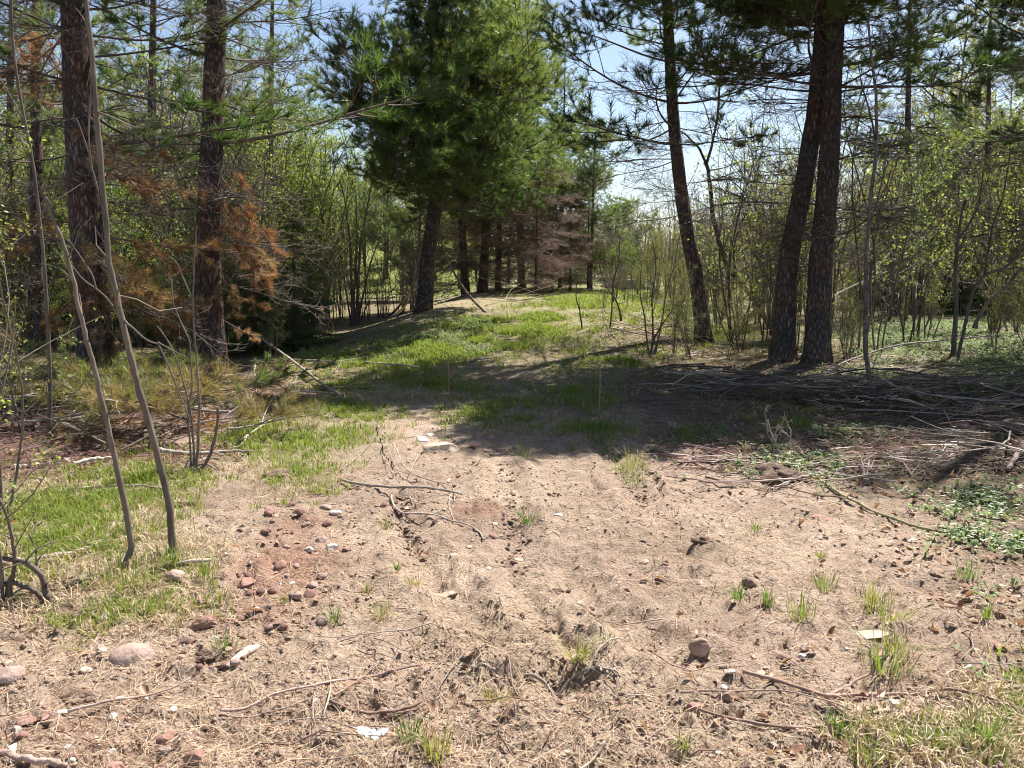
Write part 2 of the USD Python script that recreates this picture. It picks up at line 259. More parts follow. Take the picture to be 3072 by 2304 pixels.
# ------------------------------------------------------------------ plant library (class prims, referenced)
stage.CreateClassPrim("/World/library")
def lib(name):
    x = UsdGeom.Xform.Define(stage, "/World/library/" + name); return x.GetPrim()
def needles(mb, pos, dirs, n, ln, w, spread=(.2, 1.05), back=.17, rs=R, lift=.35):
    """n thin triangles round each twig tip."""
    k = len(pos); P = np.repeat(pos, n, 0); D = unit(np.repeat(dirs, n, 0)); m = k * n
    D = unit(D + np.array([0, 0, lift])); a = unit(np.cross(D, unit(rs.normal(size=(m, 3))))); th = rs.uniform(*spread, size=(m, 1))
    d = D * np.cos(th) + a * np.sin(th); d[:, 2] -= .10; d = unit(d)
    P = P - np.repeat(dirs, n, 0) * rs.uniform(0, back, size=(m, 1)); L = ln * rs.uniform(.7, 1.15, size=(m, 1))
    s = unit(np.cross(d, rs.normal(size=(m, 3)))) * w / 2
    v = np.stack([P - s, P + s, P + d * L], 1).reshape(-1, 3); mb.add(v, np.arange(m * 3).reshape(-1, 3))
def bough(rs, L=3.0, droop=.0, up=.25, nsec=7, tuft=3, dens=40, start=.25, seclen=.42, r0=.022, wob=.12, ln=.16, w=.0095):
    """A pine bough along +x: its wood, and its needle tufts."""
    wood, tips, dirs = MB(), [], []
    t = np.linspace(0, 1, 10); ph = rs.uniform(0, 6, 2)
    p = np.stack([L * t * (1 - .06 * t), wob * L * .4 * np.sin(t * 3.5 + ph[0]) * t, L * (-droop * t + up * t ** 2.2) + .04 * L * np.sin(t * 5 + ph[1]) * t], 1)
    wood.tube(p, r0 * (1 - .8 * t) * L / 3 + .003, 5)
    tan = unit(np.gradient(p, axis=0))
    lim = 1 if tuft == 3 else 2
    def tw(q, d, l, r, depth, sides):
        n = 5; s = np.linspace(0, 1, n)[:, None]; bend = rs.normal(size=3) * .18 + np.array([0, 0, .16 - .6 * droop])
        c = q + d * l * s + bend * l * s ** 2; wood.tube(c, r * (1 - .65 * s[:, 0]) + .0015, sides, cap=False)
        td = unit(np.gradient(c, axis=0))
        if tuft: tips.append(c[-1]); dirs.append(td[-1])
        if depth < lim and l > .22:
            for _ in range(int((1.5 + 3.5 * l) if tuft else (2 + 5 * l))):
                k = rs.uniform(.3, .98); i_ = min(int(k * (n - 1)), n - 2); f_ = k * (n - 1) - i_; qq = c[i_] * (1 - f_) + c[i_ + 1] * f_
                dd = unit(td[i_] * .75 + rs.normal(size=3) * np.array([.55, .55, .32])); tw(qq, dd, l * rs.uniform(.3, .6), r * .55, depth + 1, 3)
    for k in range(nsec * 2):
        tt = start + (.97 - start) * (k + rs.uniform(0, .8)) / (nsec * 2); i_ = min(int(tt * 9), 8); f_ = tt * 9 - i_; q = p[i_] * (1 - f_) + p[i_ + 1] * f_
        sd = 1 if k % 2 else -1; d = unit(tan[i_] * rs.uniform(.5, 1.0) + np.array([0, sd * rs.uniform(.5, 1.0), rs.normal() * .22]))
        tw(q, d, L * seclen * (1.1 - .75 * tt) * rs.uniform(.55, 1.15), .008, 0, 4)
    if tuft: tips.append(p[-1]); dirs.append(tan[-1])
    nd = MB()
    if tuft: needles(nd, np.array(tips), np.array(dirs), dens, ln, w, rs=rs)
    return wood, nd
def add_bough(name, rs, wmat, nmat, **k):
    x = lib(name); w, n = bough(rs, **k); obj("wood", w.get(), wmat, x, smooth=True)
    if n.v: obj("needles", n.get(), nmat, x)
    return str(x.GetPath())
rs = np.random.default_rng(5)
DENSE = [add_bough(f"dense_bough_{k}", rs, "twig_dark", "needles_green", droop=rs.uniform(0, .15), up=.3, nsec=8, dens=48, start=.18) for k in range(5)]
FULL = [add_bough(f"full_bough_{k}", rs, "twig_dark", "needles_green", droop=rs.uniform(0, .15), up=.3, nsec=8, dens=40, start=.15, tuft=4) for k in range(5)]
SPARSE = [add_bough(f"sparse_bough_{k}", rs, "twig_dark", "needles_green", droop=rs.uniform(-.05, .1), up=.2, nsec=5, dens=44, start=.4, seclen=.36, wob=.2) for k in range(5)]
BARE = [add_bough(f"bare_bough_{k}", rs, "twig_dark", None, droop=rs.uniform(.0, .2), up=.05, nsec=6, tuft=0, start=.15, seclen=.4, r0=.015, wob=.3) for k in range(6)]
BARER = [add_bough(f"red_bare_bough_{k}", rs, "twig_red", None, droop=rs.uniform(.05, .25), up=.05, nsec=9, tuft=0, start=.12, seclen=.42, r0=.013, wob=.3) for k in range(3)]
RUST = [add_bough(f"rust_bough_{k}", rs, "twig_red", "needles_rust", droop=.25, up=-.05, nsec=4, dens=50, start=.4, seclen=.32, L=2.0, ln=.17, w=.007) for k in range(4)]
PALE = [add_bough(f"pale_bough_{k}", rs, "wood_grey", "needles_pale", droop=.0, up=.1, nsec=5, dens=55, start=.25, seclen=.34, L=1.5, ln=.16, w=.005) for k in range(4)]

def leaves(mb, pos, n, size, spread, rs):
    k = len(pos); m = k * n; P = np.repeat(pos, n, 0) + rs.normal(size=(m, 3)) * spread
    d = unit(rs.normal(size=(m, 3)) + np.array([0, 0, .25])); s = unit(np.cross(d, rs.normal(size=(m, 3)))); nn = np.cross(d, s); L = size * rs.uniform(.6, 1.3, size=(m, 1))
    v = np.stack([P, P + d * L * .5 + s * L * .28 + nn * L * .06, P + d * L, P + d * L * .5 - s * L * .28 + nn * L * .06], 1).reshape(-1, 3)
    b = np.arange(m)[:, None] * 4; mb.add(v, np.concatenate([b + [0, 1, 2], b + [0, 2, 3]]))
def sapling(rs, h=4.0, stems=4, nbr=10, leaf=0, lsize=.04, spread=.22, r0=.02, tw=4, curve=.1, clear=.2, brlen=.26, up=.9):
    wood, tips = MB(), []
    for s_ in range(stems):
        a = rs.uniform(0, 6.28); hh = h * rs.uniform(.7, 1.05); n = 9; t = np.linspace(0, 1, n); off = rs.uniform(0, .12, 1) * (stems > 1)
        lean = rs.uniform(0, spread) * hh; ph = rs.uniform(0, 6, 3)
        p = np.stack([np.cos(a) * (off + lean * t ** 1.2) + curve * hh * .5 * np.sin(t * 4 + ph[0]) * t, np.sin(a) * (off + lean * t ** 1.2) + curve * hh * .5 * np.sin(t * 4.5 + ph[1]) * t, hh * t - .05], 1)
        rr = r0 * rs.uniform(.6, 1.1) * (1 - .85 * t) + .003; wood.tube(p, rr, 5); tan = unit(np.gradient(p, axis=0)); tips.append(p[-1])
        for b in range(nbr):
            tt = clear + (.97 - clear) * (b + rs.uniform()) / nbr; i_ = min(int(tt * (n - 1)), n - 2); f_ = tt * (n - 1) - i_; q = p[i_] * (1 - f_) + p[i_ + 1] * f_
            az = rs.uniform(0, 6.28); l = hh * brlen * (1.15 - .8 * tt) * rs.uniform(.5, 1.2)
            d = unit(np.array([math.cos(az), math.sin(az), up * rs.uniform(.4, 1.3)])); u5 = np.linspace(0, 1, 5)[:, None]
            c = q + d * l * u5 + (rs.normal(size=3) * .12 + np.array([0, 0, .14])) * l * u5 ** 2; wood.tube(c, rr[i_] * .5 * (1 - .7 * u5[:, 0]) + .002, 4, cap=False); tips.append(c[-1])
            for k in range(tw):
                i2 = rs.integers(1, 4); dd = unit(unit(c[i2 + 1] - c[i2 - 1]) * .8 + rs.normal(size=3) * .55); l2 = l * rs.uniform(.2, .5)
                e = np.array([c[i2], c[i2] + dd * l2 * .5, c[i2] + (dd + rs.normal(size=3) * .15 + np.array([0, 0, .1])) * l2]); wood.tube(e, [.0032, .0026, .0018], 3, cap=False)
                tips += [e[-1], e[1]] if leaf else []
    lv = MB()
    if leaf: leaves(lv, np.array(tips), leaf, lsize, .045, rs)
    return wood, lv
def add_sapling(name, rs, wmat, lmat, **k):
    x = lib(name); w, l = sapling(rs, **k); obj("stems", w.get(), wmat, x, smooth=True)
    if l.v: obj("leaves", l.get(), lmat, x)
    return str(x.GetPath())
THICK = [add_sapling(f"thicket_{k}", rs, "twig_dark", "leaf_olive", h=4.2, stems=int(rs.integers(3, 7)), nbr=11, tw=6, leaf=3, lsize=.042, r0=.017, curve=.17, spread=.3) for k in range(5)]
FRESH = [add_sapling(f"fresh_{k}", rs, "twig_dark", "leaf_spring", h=4.0, stems=int(rs.integers(2, 5)), nbr=13, tw=6, leaf=5, lsize=.048, r0=.017, curve=.16, spread=.3) for k in range(4)]
BARES = [add_sapling(f"bare_sapling_{k}", rs, "bark_sapling", None, h=4.5, stems=int(rs.integers(2, 6)), nbr=11, leaf=0, r0=.02, tw=6) for k in range(4)]
EDGE = [add_sapling(f"edge_shrub_{k}", rs, "bark_sapling", "leaf_spring", h=4.0, stems=3, nbr=7, leaf=3, lsize=.058, r0=.016, tw=3, curve=.2, spread=.35) for k in range(2)]
TALL = [add_sapling(f"tall_{k}", rs, "birch_bark", "leaf_olive" if k % 2 else None, h=11, stems=1, nbr=34, leaf=(k % 2) * 2, lsize=.07, r0=.10, spread=.06, curve=.04, clear=.25, brlen=.3, tw=9) for k in range(4)]
TALLG = [add_sapling(f"tall_green_{k}", rs, "twig_dark", "leaf_spring" if k else "leaf_olive", h=10, stems=2, nbr=34, leaf=6, lsize=.095, r0=.10, spread=.1, curve=.05, clear=.12, brlen=.3, tw=8) for k in range(3)]
def spruce(rs, h=3.5):
    tr, nd, wd = MB(), MB(), MB(); t = np.linspace(0, 1, 8); tr.tube(np.stack([0 * t, 0 * t, h * t - .05], 1), .05 * h / 3.5 * (1 - .95 * t) + .004, 7)
    for k in range(int(26 * h / 3.5) * 4):
        z = h * rs.uniform(.06, .98); l = (.46 * (h - z) + .1) * rs.uniform(.7, 1.1); az = rs.uniform(0, 6.28); u6 = np.linspace(0, 1, 6)[:, None]; d = np.array([math.cos(az), math.sin(az), 0])
        c = np.array([0, 0, z]) + d * l * u6 + np.array([0, 0, 1.0]) * l * (-.35 * u6 + .25 * u6 ** 2); wd.tube(c, .008 * (1 - .8 * u6[:, 0]) + .001, 3, cap=False)
        sd = np.array([-d[1], d[0], 0]); pos, dr = [], []
        for s in np.linspace(.15, 1, max(4, int(l * 9))):
            q = c[0] + d * l * s + np.array([0, 0, 1]) * l * (-.35 * s + .25 * s * s)
            for g_ in (-1, 1):
                e = unit(d * .8 + sd * g_ * .8 + np.array([0, 0, -.15])); m = .42 * l * (1.1 - s) + .07
                for f_ in np.arange(.0, m, .07): pos.append(q + e * f_); dr.append(e)
        needles(nd, np.array(pos), np.array(dr), 6, .065, .014, (.3, .9), .05, rs, 0)
    return tr, wd, nd
SPRUCE = []
for k in range(2):
    x = lib(f"spruce_{k}"); a_, b_, c_ = spruce(rs); obj("trunk", a_.get(), "bark_pine", x, True); obj("branches", b_.get(), "twig_dark", x, True); obj("needles", c_.get(), "needles_spruce", x); SPRUCE.append(str(x.GetPath()))

# ------------------------------------------------------------------ pines
def trunk_mesh(p, r, sides=18, seed=0):
    mb = MB(); n = len(p); mb.tube(p, r, sides); v, f = mb.get(); m = n * sides
    ax = np.repeat(p, sides, 0); k = meshkit.fbm(v[:m] * np.array([7, 7, 2.5]), 3, seed) - .5; k2 = meshkit.noise(v[:m] * np.array([22, 22, 7]), seed + 3) - .5
    h = np.repeat(np.maximum(0, p[:, 2] - p[0, 2]), sides)[:, None]; ang = np.tile(np.arange(sides) * 2 * np.pi / sides, n)[:, None]
    root = 1 + np.exp(-h / .28) * (.5 + .22 * np.sin(ang * 3 + seed) + .12 * np.sin(ang * 5 + seed * 2))
    v[:m] = ax + (v[:m] - ax) * ((1 + .16 * k + .07 * k2)[:, None] * root); return v, f
def pine(label, pix, width, top, live, dead, seed, group=None, live_set=None, dead_set=None, L=(2.2, 3.2), per=1.0, crown=None, depth=None, lean=(0, 0), dstep=.3, lstep=.32, dl=(.8, 2.3), skip=None):
    """A pine whose trunk follows the picture's points, standing where its foot meets the ground; live=(from, length) etc."""
    rs = np.random.default_rng(seed); base = at1(*pix[0]) if depth is None else None
    if base is None: q = on_plane(pix[0][0], pix[0][1], depth); base = np.array([q[0], depth, gz(q[0], depth)])
    pts = [np.array([base[0], base[1], base[2] - .15])] + [on_plane(a, b, base[1]) for a, b in pix[1:]]
    d = unit(pts[-1] - pts[-2]); pts.append(pts[-1] + d * max(.5, (top - pts[-1][2]) * .5)); e = unit(d * .6 + np.array([0, 0, .4])); pts.append(pts[-1] + e * max(.4, top - pts[-1][2]))
    n = int(top / .14); p = spline(pts, n); h = (p[:, 2] - base[2]) / top; r = width / 2 * np.clip(1 - .82 * np.maximum(h, 0) ** 1.1, .06, 1)
    t = thing("pine_tree", label, "pine tree", group, base); obj("trunk", (lambda q: (q[0] - base, q[1]))(trunk_mesh(p, r, 18, seed)), "bark_pine", t, True)
    def put(z, kinds, l, name, el, az=None):
        k = min(int(np.searchsorted(p[:, 2], z + base[2])), n - 1); az = rs.uniform(0, 2 * np.pi) if az is None else az
        if skip and skip(z, az): return
        kind = kinds[rs.integers(len(kinds))]; L0 = 2.0 if "rust" in kind else 1.5 if "pale" in kind else 3.0
        ref(name, kind, frame((math.cos(az) * math.cos(el), math.sin(az) * math.cos(el), math.sin(el)), loc=p[k] - base, s=l / L0, roll=rs.uniform(-.3, .3)), t)
    z = dead
    while z < min(live + 3.0, top):
        for _ in range(rs.integers(1, 3)): put(z, dead_set or BARE, rs.uniform(*dl) * (1 - .5 * (z / top) ** 2), "dead_branch", rs.uniform(-.25, .2))
        z += dstep * rs.uniform(.5, 1.5)
    z = live; a0 = rs.uniform(0, 6)
    while z < top - .5:
        f = (z - live) / (top - live); l = L[1] * (1 - f) ** .6 * rs.uniform(.7, 1.05)
        for k in range(max(1, int(round(rs.uniform(2, 4) * (1.5 if crown and z > crown[0] else per))))): put(z, crown[1] if crown and z > crown[0] else live_set or SPARSE, max(l * rs.uniform(.7, 1.1), .7), "branch", -.1 + .75 * f + rs.uniform(-.15, .2))
        z += lstep * rs.uniform(.7, 1.3)
    return t, base, put
T = []
T.append(pine("large brown pine at far left behind the two leaning saplings", [(96, 392), (93, 300), (84, 200), (78, 100), (74, 0)], .44, 11.5, 3.1, 1.2, 1, dead_set=BARE + RUST[:2], dstep=.18, per=.6))
T.append(pine("straight dark pine on the left, lit on its right edge, rust boughs hanging beside it", [(218, 381), (209, 296), (208, 250), (212, 150), (215, 60), (217, 0)], .38, 11.5, 3.3, 1.3, 2, dead_set=BARE, dstep=.18, per=.6))
T.append(pine("full green pine in the middle with a dense wide crown and sunlit foot", [(424, 311), (428, 260), (437, 176), (436, 90), (433, 0)], .36, 12.5, 2.5, 1.3, 3, live_set=FULL, skip=lambda z, az: math.cos(az) < -.45 and int(z * 7) % 3 > 0, L=(2.7, 3.6), per=1.6, lstep=.26))
T.append(pine("slender pine right of the track leaning to the left", [(706, 341), (698, 290), (685, 218), (674, 125), (667, 0)], .29, 11.5, 3.6, 1.9, 4, crown=(5.8, FULL), dead_set=BARE, L=(2, 3.0), dstep=.17, lstep=.3, per=.9))
T.append(pine("leaning dark pine, left one of the close pair on the right", [(784, 361), (787, 278), (805, 176), (817, 93), (824, 0)], .36, 11, 4.2, 1.6, 5, crown=(5.4, FULL), dead_set=BARE, L=(2.2, 3.2), dstep=.2, per=.9))
T.append(pine("thick upright dark pine, right one of the close pair", [(817, 364), (820, 278), (829, 162), (832, 93), (837, 0)], .40, 11, 4.3, 1.5, 6, crown=(5.4, FULL), dead_set=BARE, L=(2.2, 3.2), dstep=.17, per=.9))
for k, (px, py, w, tx) in enumerate([(466, 301, .30, 461), (482, 297, .36, 487), (498, 298, .26, 500), (522, 296, .33, 519)]):
    T.append(pine(["leftmost of the four thin pine trunks standing behind the full pine", "second of the four thin pine trunks behind the full pine", "third of the four thin pine trunks behind the full pine",
                   "rightmost of the four thin pine trunks, at the edge of red brush"][k], [(px, py), (tx, 180), (tx, 40)], w * .85, 12.5, 2.9, .5, 20 + k, dead_set=BARER, live_set=FULL, L=(2.3, 3.1), dstep=.12, dl=(1.0, 2.6), depth=26 + 1.5 * k, per=.9, lstep=.4))
for k, (px, d, lab, live, ls) in enumerate([(34, 15.5, "thin grey pine trunk at the left edge behind the brown pine", 3.6, SPARSE), (150, 19, "pine half hidden between the two left trunks", 3.2, SPARSE), (268, 24, "distant pine right of the straight left pine", 3.4, SPARSE),
                                            (8, 21, "dim pine at the extreme left of the woods", 3.0, DENSE), (590, 30, "green pine beside the crest of the track", 1.0, FULL),
                                            (985, 27, "pine at the right edge behind the thicket", 3.5, SPARSE), (905, 24, "pine deep in the thicket right of the close pair", 4.0, SPARSE), (560, 33, "pine with low green boughs left of the track crest", .9, FULL),
        (418, 37, "green pine far behind the full pine, left of the four trunks", .8, FULL), (508, 39, "green pine showing between the rear trunks", .7, FULL), (612, 42, "small green pine at the crest of the track", 1.0, FULL), (642, 54, "distant green pine right of the crest", 1.0, FULL), (384, 50, "distant pine on the slope left of the full pine", 1.3, DENSE)]):
    top = 10 if px > 500 else 11
    if px == 590: top = 6.5
    if px in (612, 642): top = 5.0
    if px in (418, 456, 508, 530, 384): top = 8.5
    zy = lambda z: 268 - (z - 1.6) * F / d
    T.append(pine(lab, [(px, 300), (px + 2, zy(top * .45)), (px + 4, zy(top * .8))], .28 if k in (0, 1, 2, 3, 5, 6) else .15, top, live, min(1.2, live), 40 + k, live_set=ls, dead_set=BARE, L=(1.8, 2.6), depth=d, dstep=.3, lstep=.42))
T.append(pine("pine outside the right edge whose boughs reach into the top corner", [(1110, 400), (1110, 200), (1110, 50)], .36, 9.5, 3.4, 1.8, 60, dead_set=BARE, depth=10.6, L=(2.2, 3.0), dstep=.25))
T.append(pine("second pine outside the right edge, farther back", [(1082, 400), (1082, 200), (1082, 50)], .36, 11, 3.6, 1.8, 61, dead_set=BARE, depth=14.2, L=(2.4, 3.4), dstep=.25, crown=(4.5, FULL)))
put = T[1][2]
for z, az, l, el in ((3.5, .1, 1.3, -.9), (3.3, -.4, 1.5, -1.0), (3.0, .3, 1.2, -.9), (2.7, -.1, 1.5, -.75), (2.5, .2, 1.3, -.6), (1.3, .0, .9, -.2), (.9, .5, .8, -.3), (1.9, -.3, 1.2, -.9), (3.0, .0, 1.6, -.65), (2.4, .15, 1.4, -.7)): put(z, RUST, l, "rust_branch", el, az)
put = T[0][2]
for z, az, l, el in ((2.4, .1, 1.5, -.4), (2.2, -.5, 1.7, -.5), (1.9, .4, 1.5, -.4), (1.5, -.2, 1.3, -.3), (2.8, -2.8, 1.5, -.6), (1.2, .1, 1.2, -.2), (1.8, -1.3, 1.1, -.6), (2.1, -1.0, 1.3, -.8), (1.0, -.8, 1.1, -.2), (1.5, 2.6, 1.3, -.4), (3.6, -.8, 1.4, -.5)): put(z, RUST, l, "rust_branch", el, az)
for z, az, l in ((2.0, -.9, 1.2), (1.6, -.4, 1.3), (1.3, .3, 1.2)): put(z, PALE, l, "pale_branch", -.5, az)

# ------------------------------------------------------------------ thickets, spruces, far woods
WHERE = [(-1, "outside the left edge"), (40, "at the left edge"), (120, "behind the brown pine"), (212, "between the two left pines"), (300, "right of the straight left pine"), (440, "left of the full pine"), (530, "behind the four thin trunks"),
         (620, "by the track crest"), (700, "left of the leaning pine"), (780, "right of the leaning pine"), (845, "behind the close pair"), (905, "near the slim dark sapling"), (965, "near the forked sapling"), (1025, "at the right edge"), (9999, "outside the right edge")]
def where(px): return next(w for a, w in WHERE if px <= a)
def scatter(zone, n, protos, name, what, cat, group, h, h0, rs, tilt=.08):
    px0, px1, d0, d1 = zone
    for _ in range(n):
        d = math.sqrt(rs.uniform(d0 * d0, d1 * d1)); px = rs.uniform(px0, px1); x = (px - 512) / F * d; hh = rs.uniform(*h); f = (hh - h[0]) / (h[1] - h[0]); w = where(px)
        lb = f"{('low', 'mid-height', 'tall')[min(2, int(f * 3))]} {what}, {'nearer' if d < .45 * d0 + .55 * d1 else 'farther'} among those {w}"
        ref(name, protos[rs.integers(len(protos))], rotz(rs.uniform(0, 6.28), (x, d, gz(x, d)), hh / h0, rs.uniform(0, tilt), rs.uniform(0, 6.28)), label=lb, cat=cat, group=group + " " + w)
rs = np.random.default_rng(77)
scatter((725, 880, 15, 26), 16, THICK, "thicket_sapling", "dark many-stemmed sapling with tiny olive leaves", "sapling", "olive-leaved saplings in the right thicket", (3.2, 5.2), 4.2, rs)
scatter((872, 1110, 22, 34), 42, FRESH, "leafy_sapling", "sapling with fresh yellow-green leaves", "sapling", "fresh-leaved saplings in the right thicket", (3.4, 6.2), 4.0, rs)
scatter((690, 1060, 14, 34), 60, BARES, "bare_sapling", "leafless grey sapling clump", "sapling", "leafless saplings in the right thicket", (3, 5.2), 4.5, rs)
scatter((640, 800, 24, 46), 34, THICK, "thicket_sapling", "olive-leaved sapling under open sky", "sapling", "low saplings beyond the leaning pine", (2.6, 4.2), 4.2, rs)
scatter((600, 760, 30, 60), 26, BARES, "bare_sapling", "leafless sapling on the skyline", "sapling", "leafless saplings on the skyline", (3.4, 5.6), 4.5, rs)
scatter((-80, 290, 16, 30), 60, THICK, "thicket_sapling", "olive-leaved sapling in the undergrowth", "sapling", "olive-leaved saplings behind the left pines", (2.6, 4.6), 4.2, rs)
scatter((235, 350, 20, 30), 16, FRESH, "leafy_sapling", "bright yellow-green sapling", "sapling", "bright saplings left of the full pine", (3.2, 6.5), 4.0, rs)
scatter((-80, 230, 18, 36), 56, FRESH, "leafy_sapling", "fresh-leaved sapling", "sapling", "fresh-leaved saplings in the left woods", (3, 5), 4.0, rs)
scatter((300, 420, 20, 32), 12, BARES, "bare_sapling", "leafless thin-stemmed clump", "sapling", "leafless clumps left of the full pine", (2.4, 4), 4.5, rs)
scatter((-60, 285, 19, 55), 80, TALL, "tall_bare_tree", "pale leafless tree", "tree", "tall leafless trees on the left", (8, 13), 11, rs, .04)
scatter((-100, 285, 24, 75), 66, TALLG, "spring_tree", "tree in thin spring leaf", "tree", "spring-leaved trees on the left", (7, 12), 10, rs, .04)
scatter((860, 1150, 28, 60), 40, TALLG, "spring_tree", "tree in thin spring leaf", "tree", "spring-leaved trees on the right", (7, 12), 10, rs, .04)
scatter((850, 1150, 24, 50), 14, TALL, "tall_bare_tree", "pale leafless tree", "tree", "tall leafless trees on the right", (7, 11), 11, rs, .04)
scatter((300, 480, 42, 80), 34, TALLG, "spring_tree", "distant tree on the bright slope", "tree", "trees on the far slope", (6, 9), 10, rs, .04)
scatter((440, 860, 60, 130), 46, TALLG, "spring_tree", "distant tree on the skyline", "tree", "distant trees on the skyline", (4.5, 7.5), 10, rs, .04)
scatter((240, 330, 14.2, 17), 4, SPRUCE, "young_spruce", "dark young spruce", "spruce", "young spruces right of the straight left pine", (2.0, 3.6), 3.5, rs, .03)
scatter((20, 200, 17, 26), 8, SPRUCE, "young_spruce", "young spruce in shade", "spruce", "young spruces behind the left pines", (2.5, 4.5), 3.5, rs, .03)
scatter((540, 640, 36, 46), 6, SPRUCE, "young_spruce", "small green conifer", "spruce", "small conifers near the track crest", (2.0, 3.6), 3.5, rs, .03)
scatter((940, 1080, 24, 32), 7, SPRUCE, "young_spruce", "dark spruce", "spruce", "dark spruces in the right thicket", (2.5, 4.5), 3.5, rs, .03)
scatter((-60, 330, 12.8, 19), 44, THICK, "low_shrub", "scrubby shrub with sparse leaves", "shrub", "low shrubs", (.7, 1.9), 4.2, rs, .2)
scatter((715, 1080, 14, 22), 30, THICK, "low_shrub", "scrubby shrub with sparse leaves", "shrub", "low shrubs", (.7, 2.0), 4.2, rs, .2)
scatter((690, 1080, 22, 36), 30, FRESH, "low_shrub", "fresh-leaved shrub", "shrub", "low fresh shrubs", (1.0, 2.2), 4.0, rs, .2)
scatter((310, 430, 19, 34), 26, BARES, "low_shrub", "leafless scrubby shrub", "shrub", "low leafless shrubs", (1.0, 2.4), 4.5, rs, .2)
scatter((-60, 330, 18, 34), 24, BARES, "bare_sapling", "leafless grey sapling clump", "sapling", "leafless saplings", (3.5, 6), 4.5, rs)
scatter((850, 1110, 21, 28), 16, THICK, "thicket_sapling", "dark many-stemmed sapling with tiny olive leaves", "sapling", "olive-leaved saplings in the right thicket", (3.2, 5.4), 4.2, rs)
scatter((-60, 300, 14, 22), 26, EDGE, "thin_sapling", "slender sapling with scattered fresh leaves", "sapling", "slender saplings in the left woods", (3.5, 6), 4.0, rs)
scatter((700, 1060, 14, 24), 26, EDGE, "thin_sapling", "slender sapling with scattered fresh leaves", "sapling", "slender saplings in the right woods", (3.0, 5.5), 4.0, rs)
scatter((330, 720, 34, 46), 70, THICK + FRESH, "low_shrub", "fresh-leaved shrub on the rise", "shrub", "shrubs on the rise beyond the track", (.9, 2.6), 4.2, rs, .15)
scatter((240, 345, 22, 34), 22, FRESH, "leafy_sapling", "bright yellow-green sapling", "sapling", "bright saplings left of the full pine", (4.5, 7.5), 4.0, rs)
scatter((-60, 240, 14, 22), 26, FRESH, "leafy_sapling", "fresh-leaved shrub", "sapling", "fresh-leaved shrubs in the left woods", (1.6, 3.6), 4.0, rs, .15)
scatter((672, 860, 12.6, 15.5), 30, BARES + THICK[:3], "low_shrub", "dark scrubby shrub at the tree feet", "shrub", "scrub at the tree feet", (.6, 1.8), 4.3, rs, .3)
scatter((600, 720, 17, 30), 26, BARES + THICK[:2], "low_shrub", "dark scrubby shrub beside the track", "shrub", "scrub beside the track", (.8, 2.2), 4.3, rs, .2)
scatter((200, 340, 13.5, 20), 16, THICK, "low_shrub", "leafy scrubby shrub", "shrub", "leafy scrub right of the left pine", (1.4, 3.0), 4.2, rs, .2)

# ------------------------------------------------------------------ saplings and shrubs of the foreground
def stem_px(pts, Y, r0, r1, n=26, knots=0, rs=None):
    p = spline([on_plane(a, b, Y + dy) for a, b, dy in [(q + (0,))[:3] for q in pts]], n)
    r = np.linspace(r0, r1, n)
    if knots: r = r * (1 + .14 * (rs.uniform(size=n) > .85)); w = rs.normal(size=(n, 3)); w = w + np.roll(w, 1, 0) + np.roll(w, 2, 0) + np.roll(w, -1, 0); p[1:-1] += w[1:-1] * r0 * .06
    return p, r
def small_tree(name, label, cat, base_px, stems, mat="bark_sapling", group=None, leaf=None, seed=0):
    """stems: list of (part name, points in the picture, base radius, tip radius); all near the depth of the foot."""
    rs = np.random.default_rng(seed); b = at1(*base_px); t = thing(name, label, cat, group, b); tips = []
    for nm, pts, r0, r1 in stems:
        p, r = stem_px(pts, b[1], r0, r1, 14 + 5 * len(pts), 1, rs)
        if nm in ("stem", "trunk"): p[0, 2] -= .06
        if nm in ("stem", "trunk"): r[:3] *= [1.7, 1.3, 1.1]
        mb = MB(); mb.tube(p - b, r, 8); obj(nm, mb.get(), mat, t, True)
        if nm in ("stem", "branch", "trunk"):
            n_ = len(p)
            for i_ in rs.integers(n_ // 3, n_ - 1, 7 if nm != "branch" else 5):
                e = unit(unit(p[i_ + 1] - p[i_]) * .8 + rs.normal(size=3) * .6); l_ = r[i_] * rs.uniform(12, 34); q = p[i_] - b; tw_ = MB()
                tw_.tube(np.array([q, q + e * l_ * .35, q + (e + rs.normal(size=3) * .12) * l_ * .7, q + (e + rs.normal(size=3) * .2 + [0, 0, .1]) * l_]), r[i_] * np.array([.38, .3, .22, .13]), 4); obj("twig", tw_.get(), mat, t, True)
    if leaf:
        lv = MB(); leaves(lv, np.vstack(tips)[::2], leaf[0], leaf[1], leaf[2], rs); obj("leaves", lv.get(), leaf[3], t)
    return t
small_tree("leaning_sapling", "tall bare young sapling, right one of the leaning pair in front of the left pines", "sapling", (174, 560), [
    ("stem", [(174, 560), (171, 520), (160, 463), (147, 415), (134, 370), (120, 310), (109, 259), (106, 215), (103, 180), (99, 139), (95, 80), (91, 40), (85, -6), (80, -60)], .021, .009),
    ("twig", [(119, 316), (108, 300), (98, 290), (85, 281), (68, 262), (54, 249)], .006, .002), ("twig", [(96, 290), (93, 277), (80, 256), (69, 240)], .0045, .002),
    ("twig", [(120, 316), (135, 330), (147, 340), (158, 344)], .007, .004), ("twig", [(158, 344), (166, 360), (176, 385), (188, 415), (191, 425)], .005, .003), ("twig", [(158, 342), (172, 350), (187, 357)], .004, .002),
    ("twig", [(94, 60), (91, 95), (89, 140), (92, 170), (96, 186)], .006, .003), ("twig", [(92, 45), (84, 20), (76, 8)], .005, .002), ("twig", [(106, 225), (98, 190), (90, 160), (83, 135), (76, 118)], .006, .002)], seed=1)
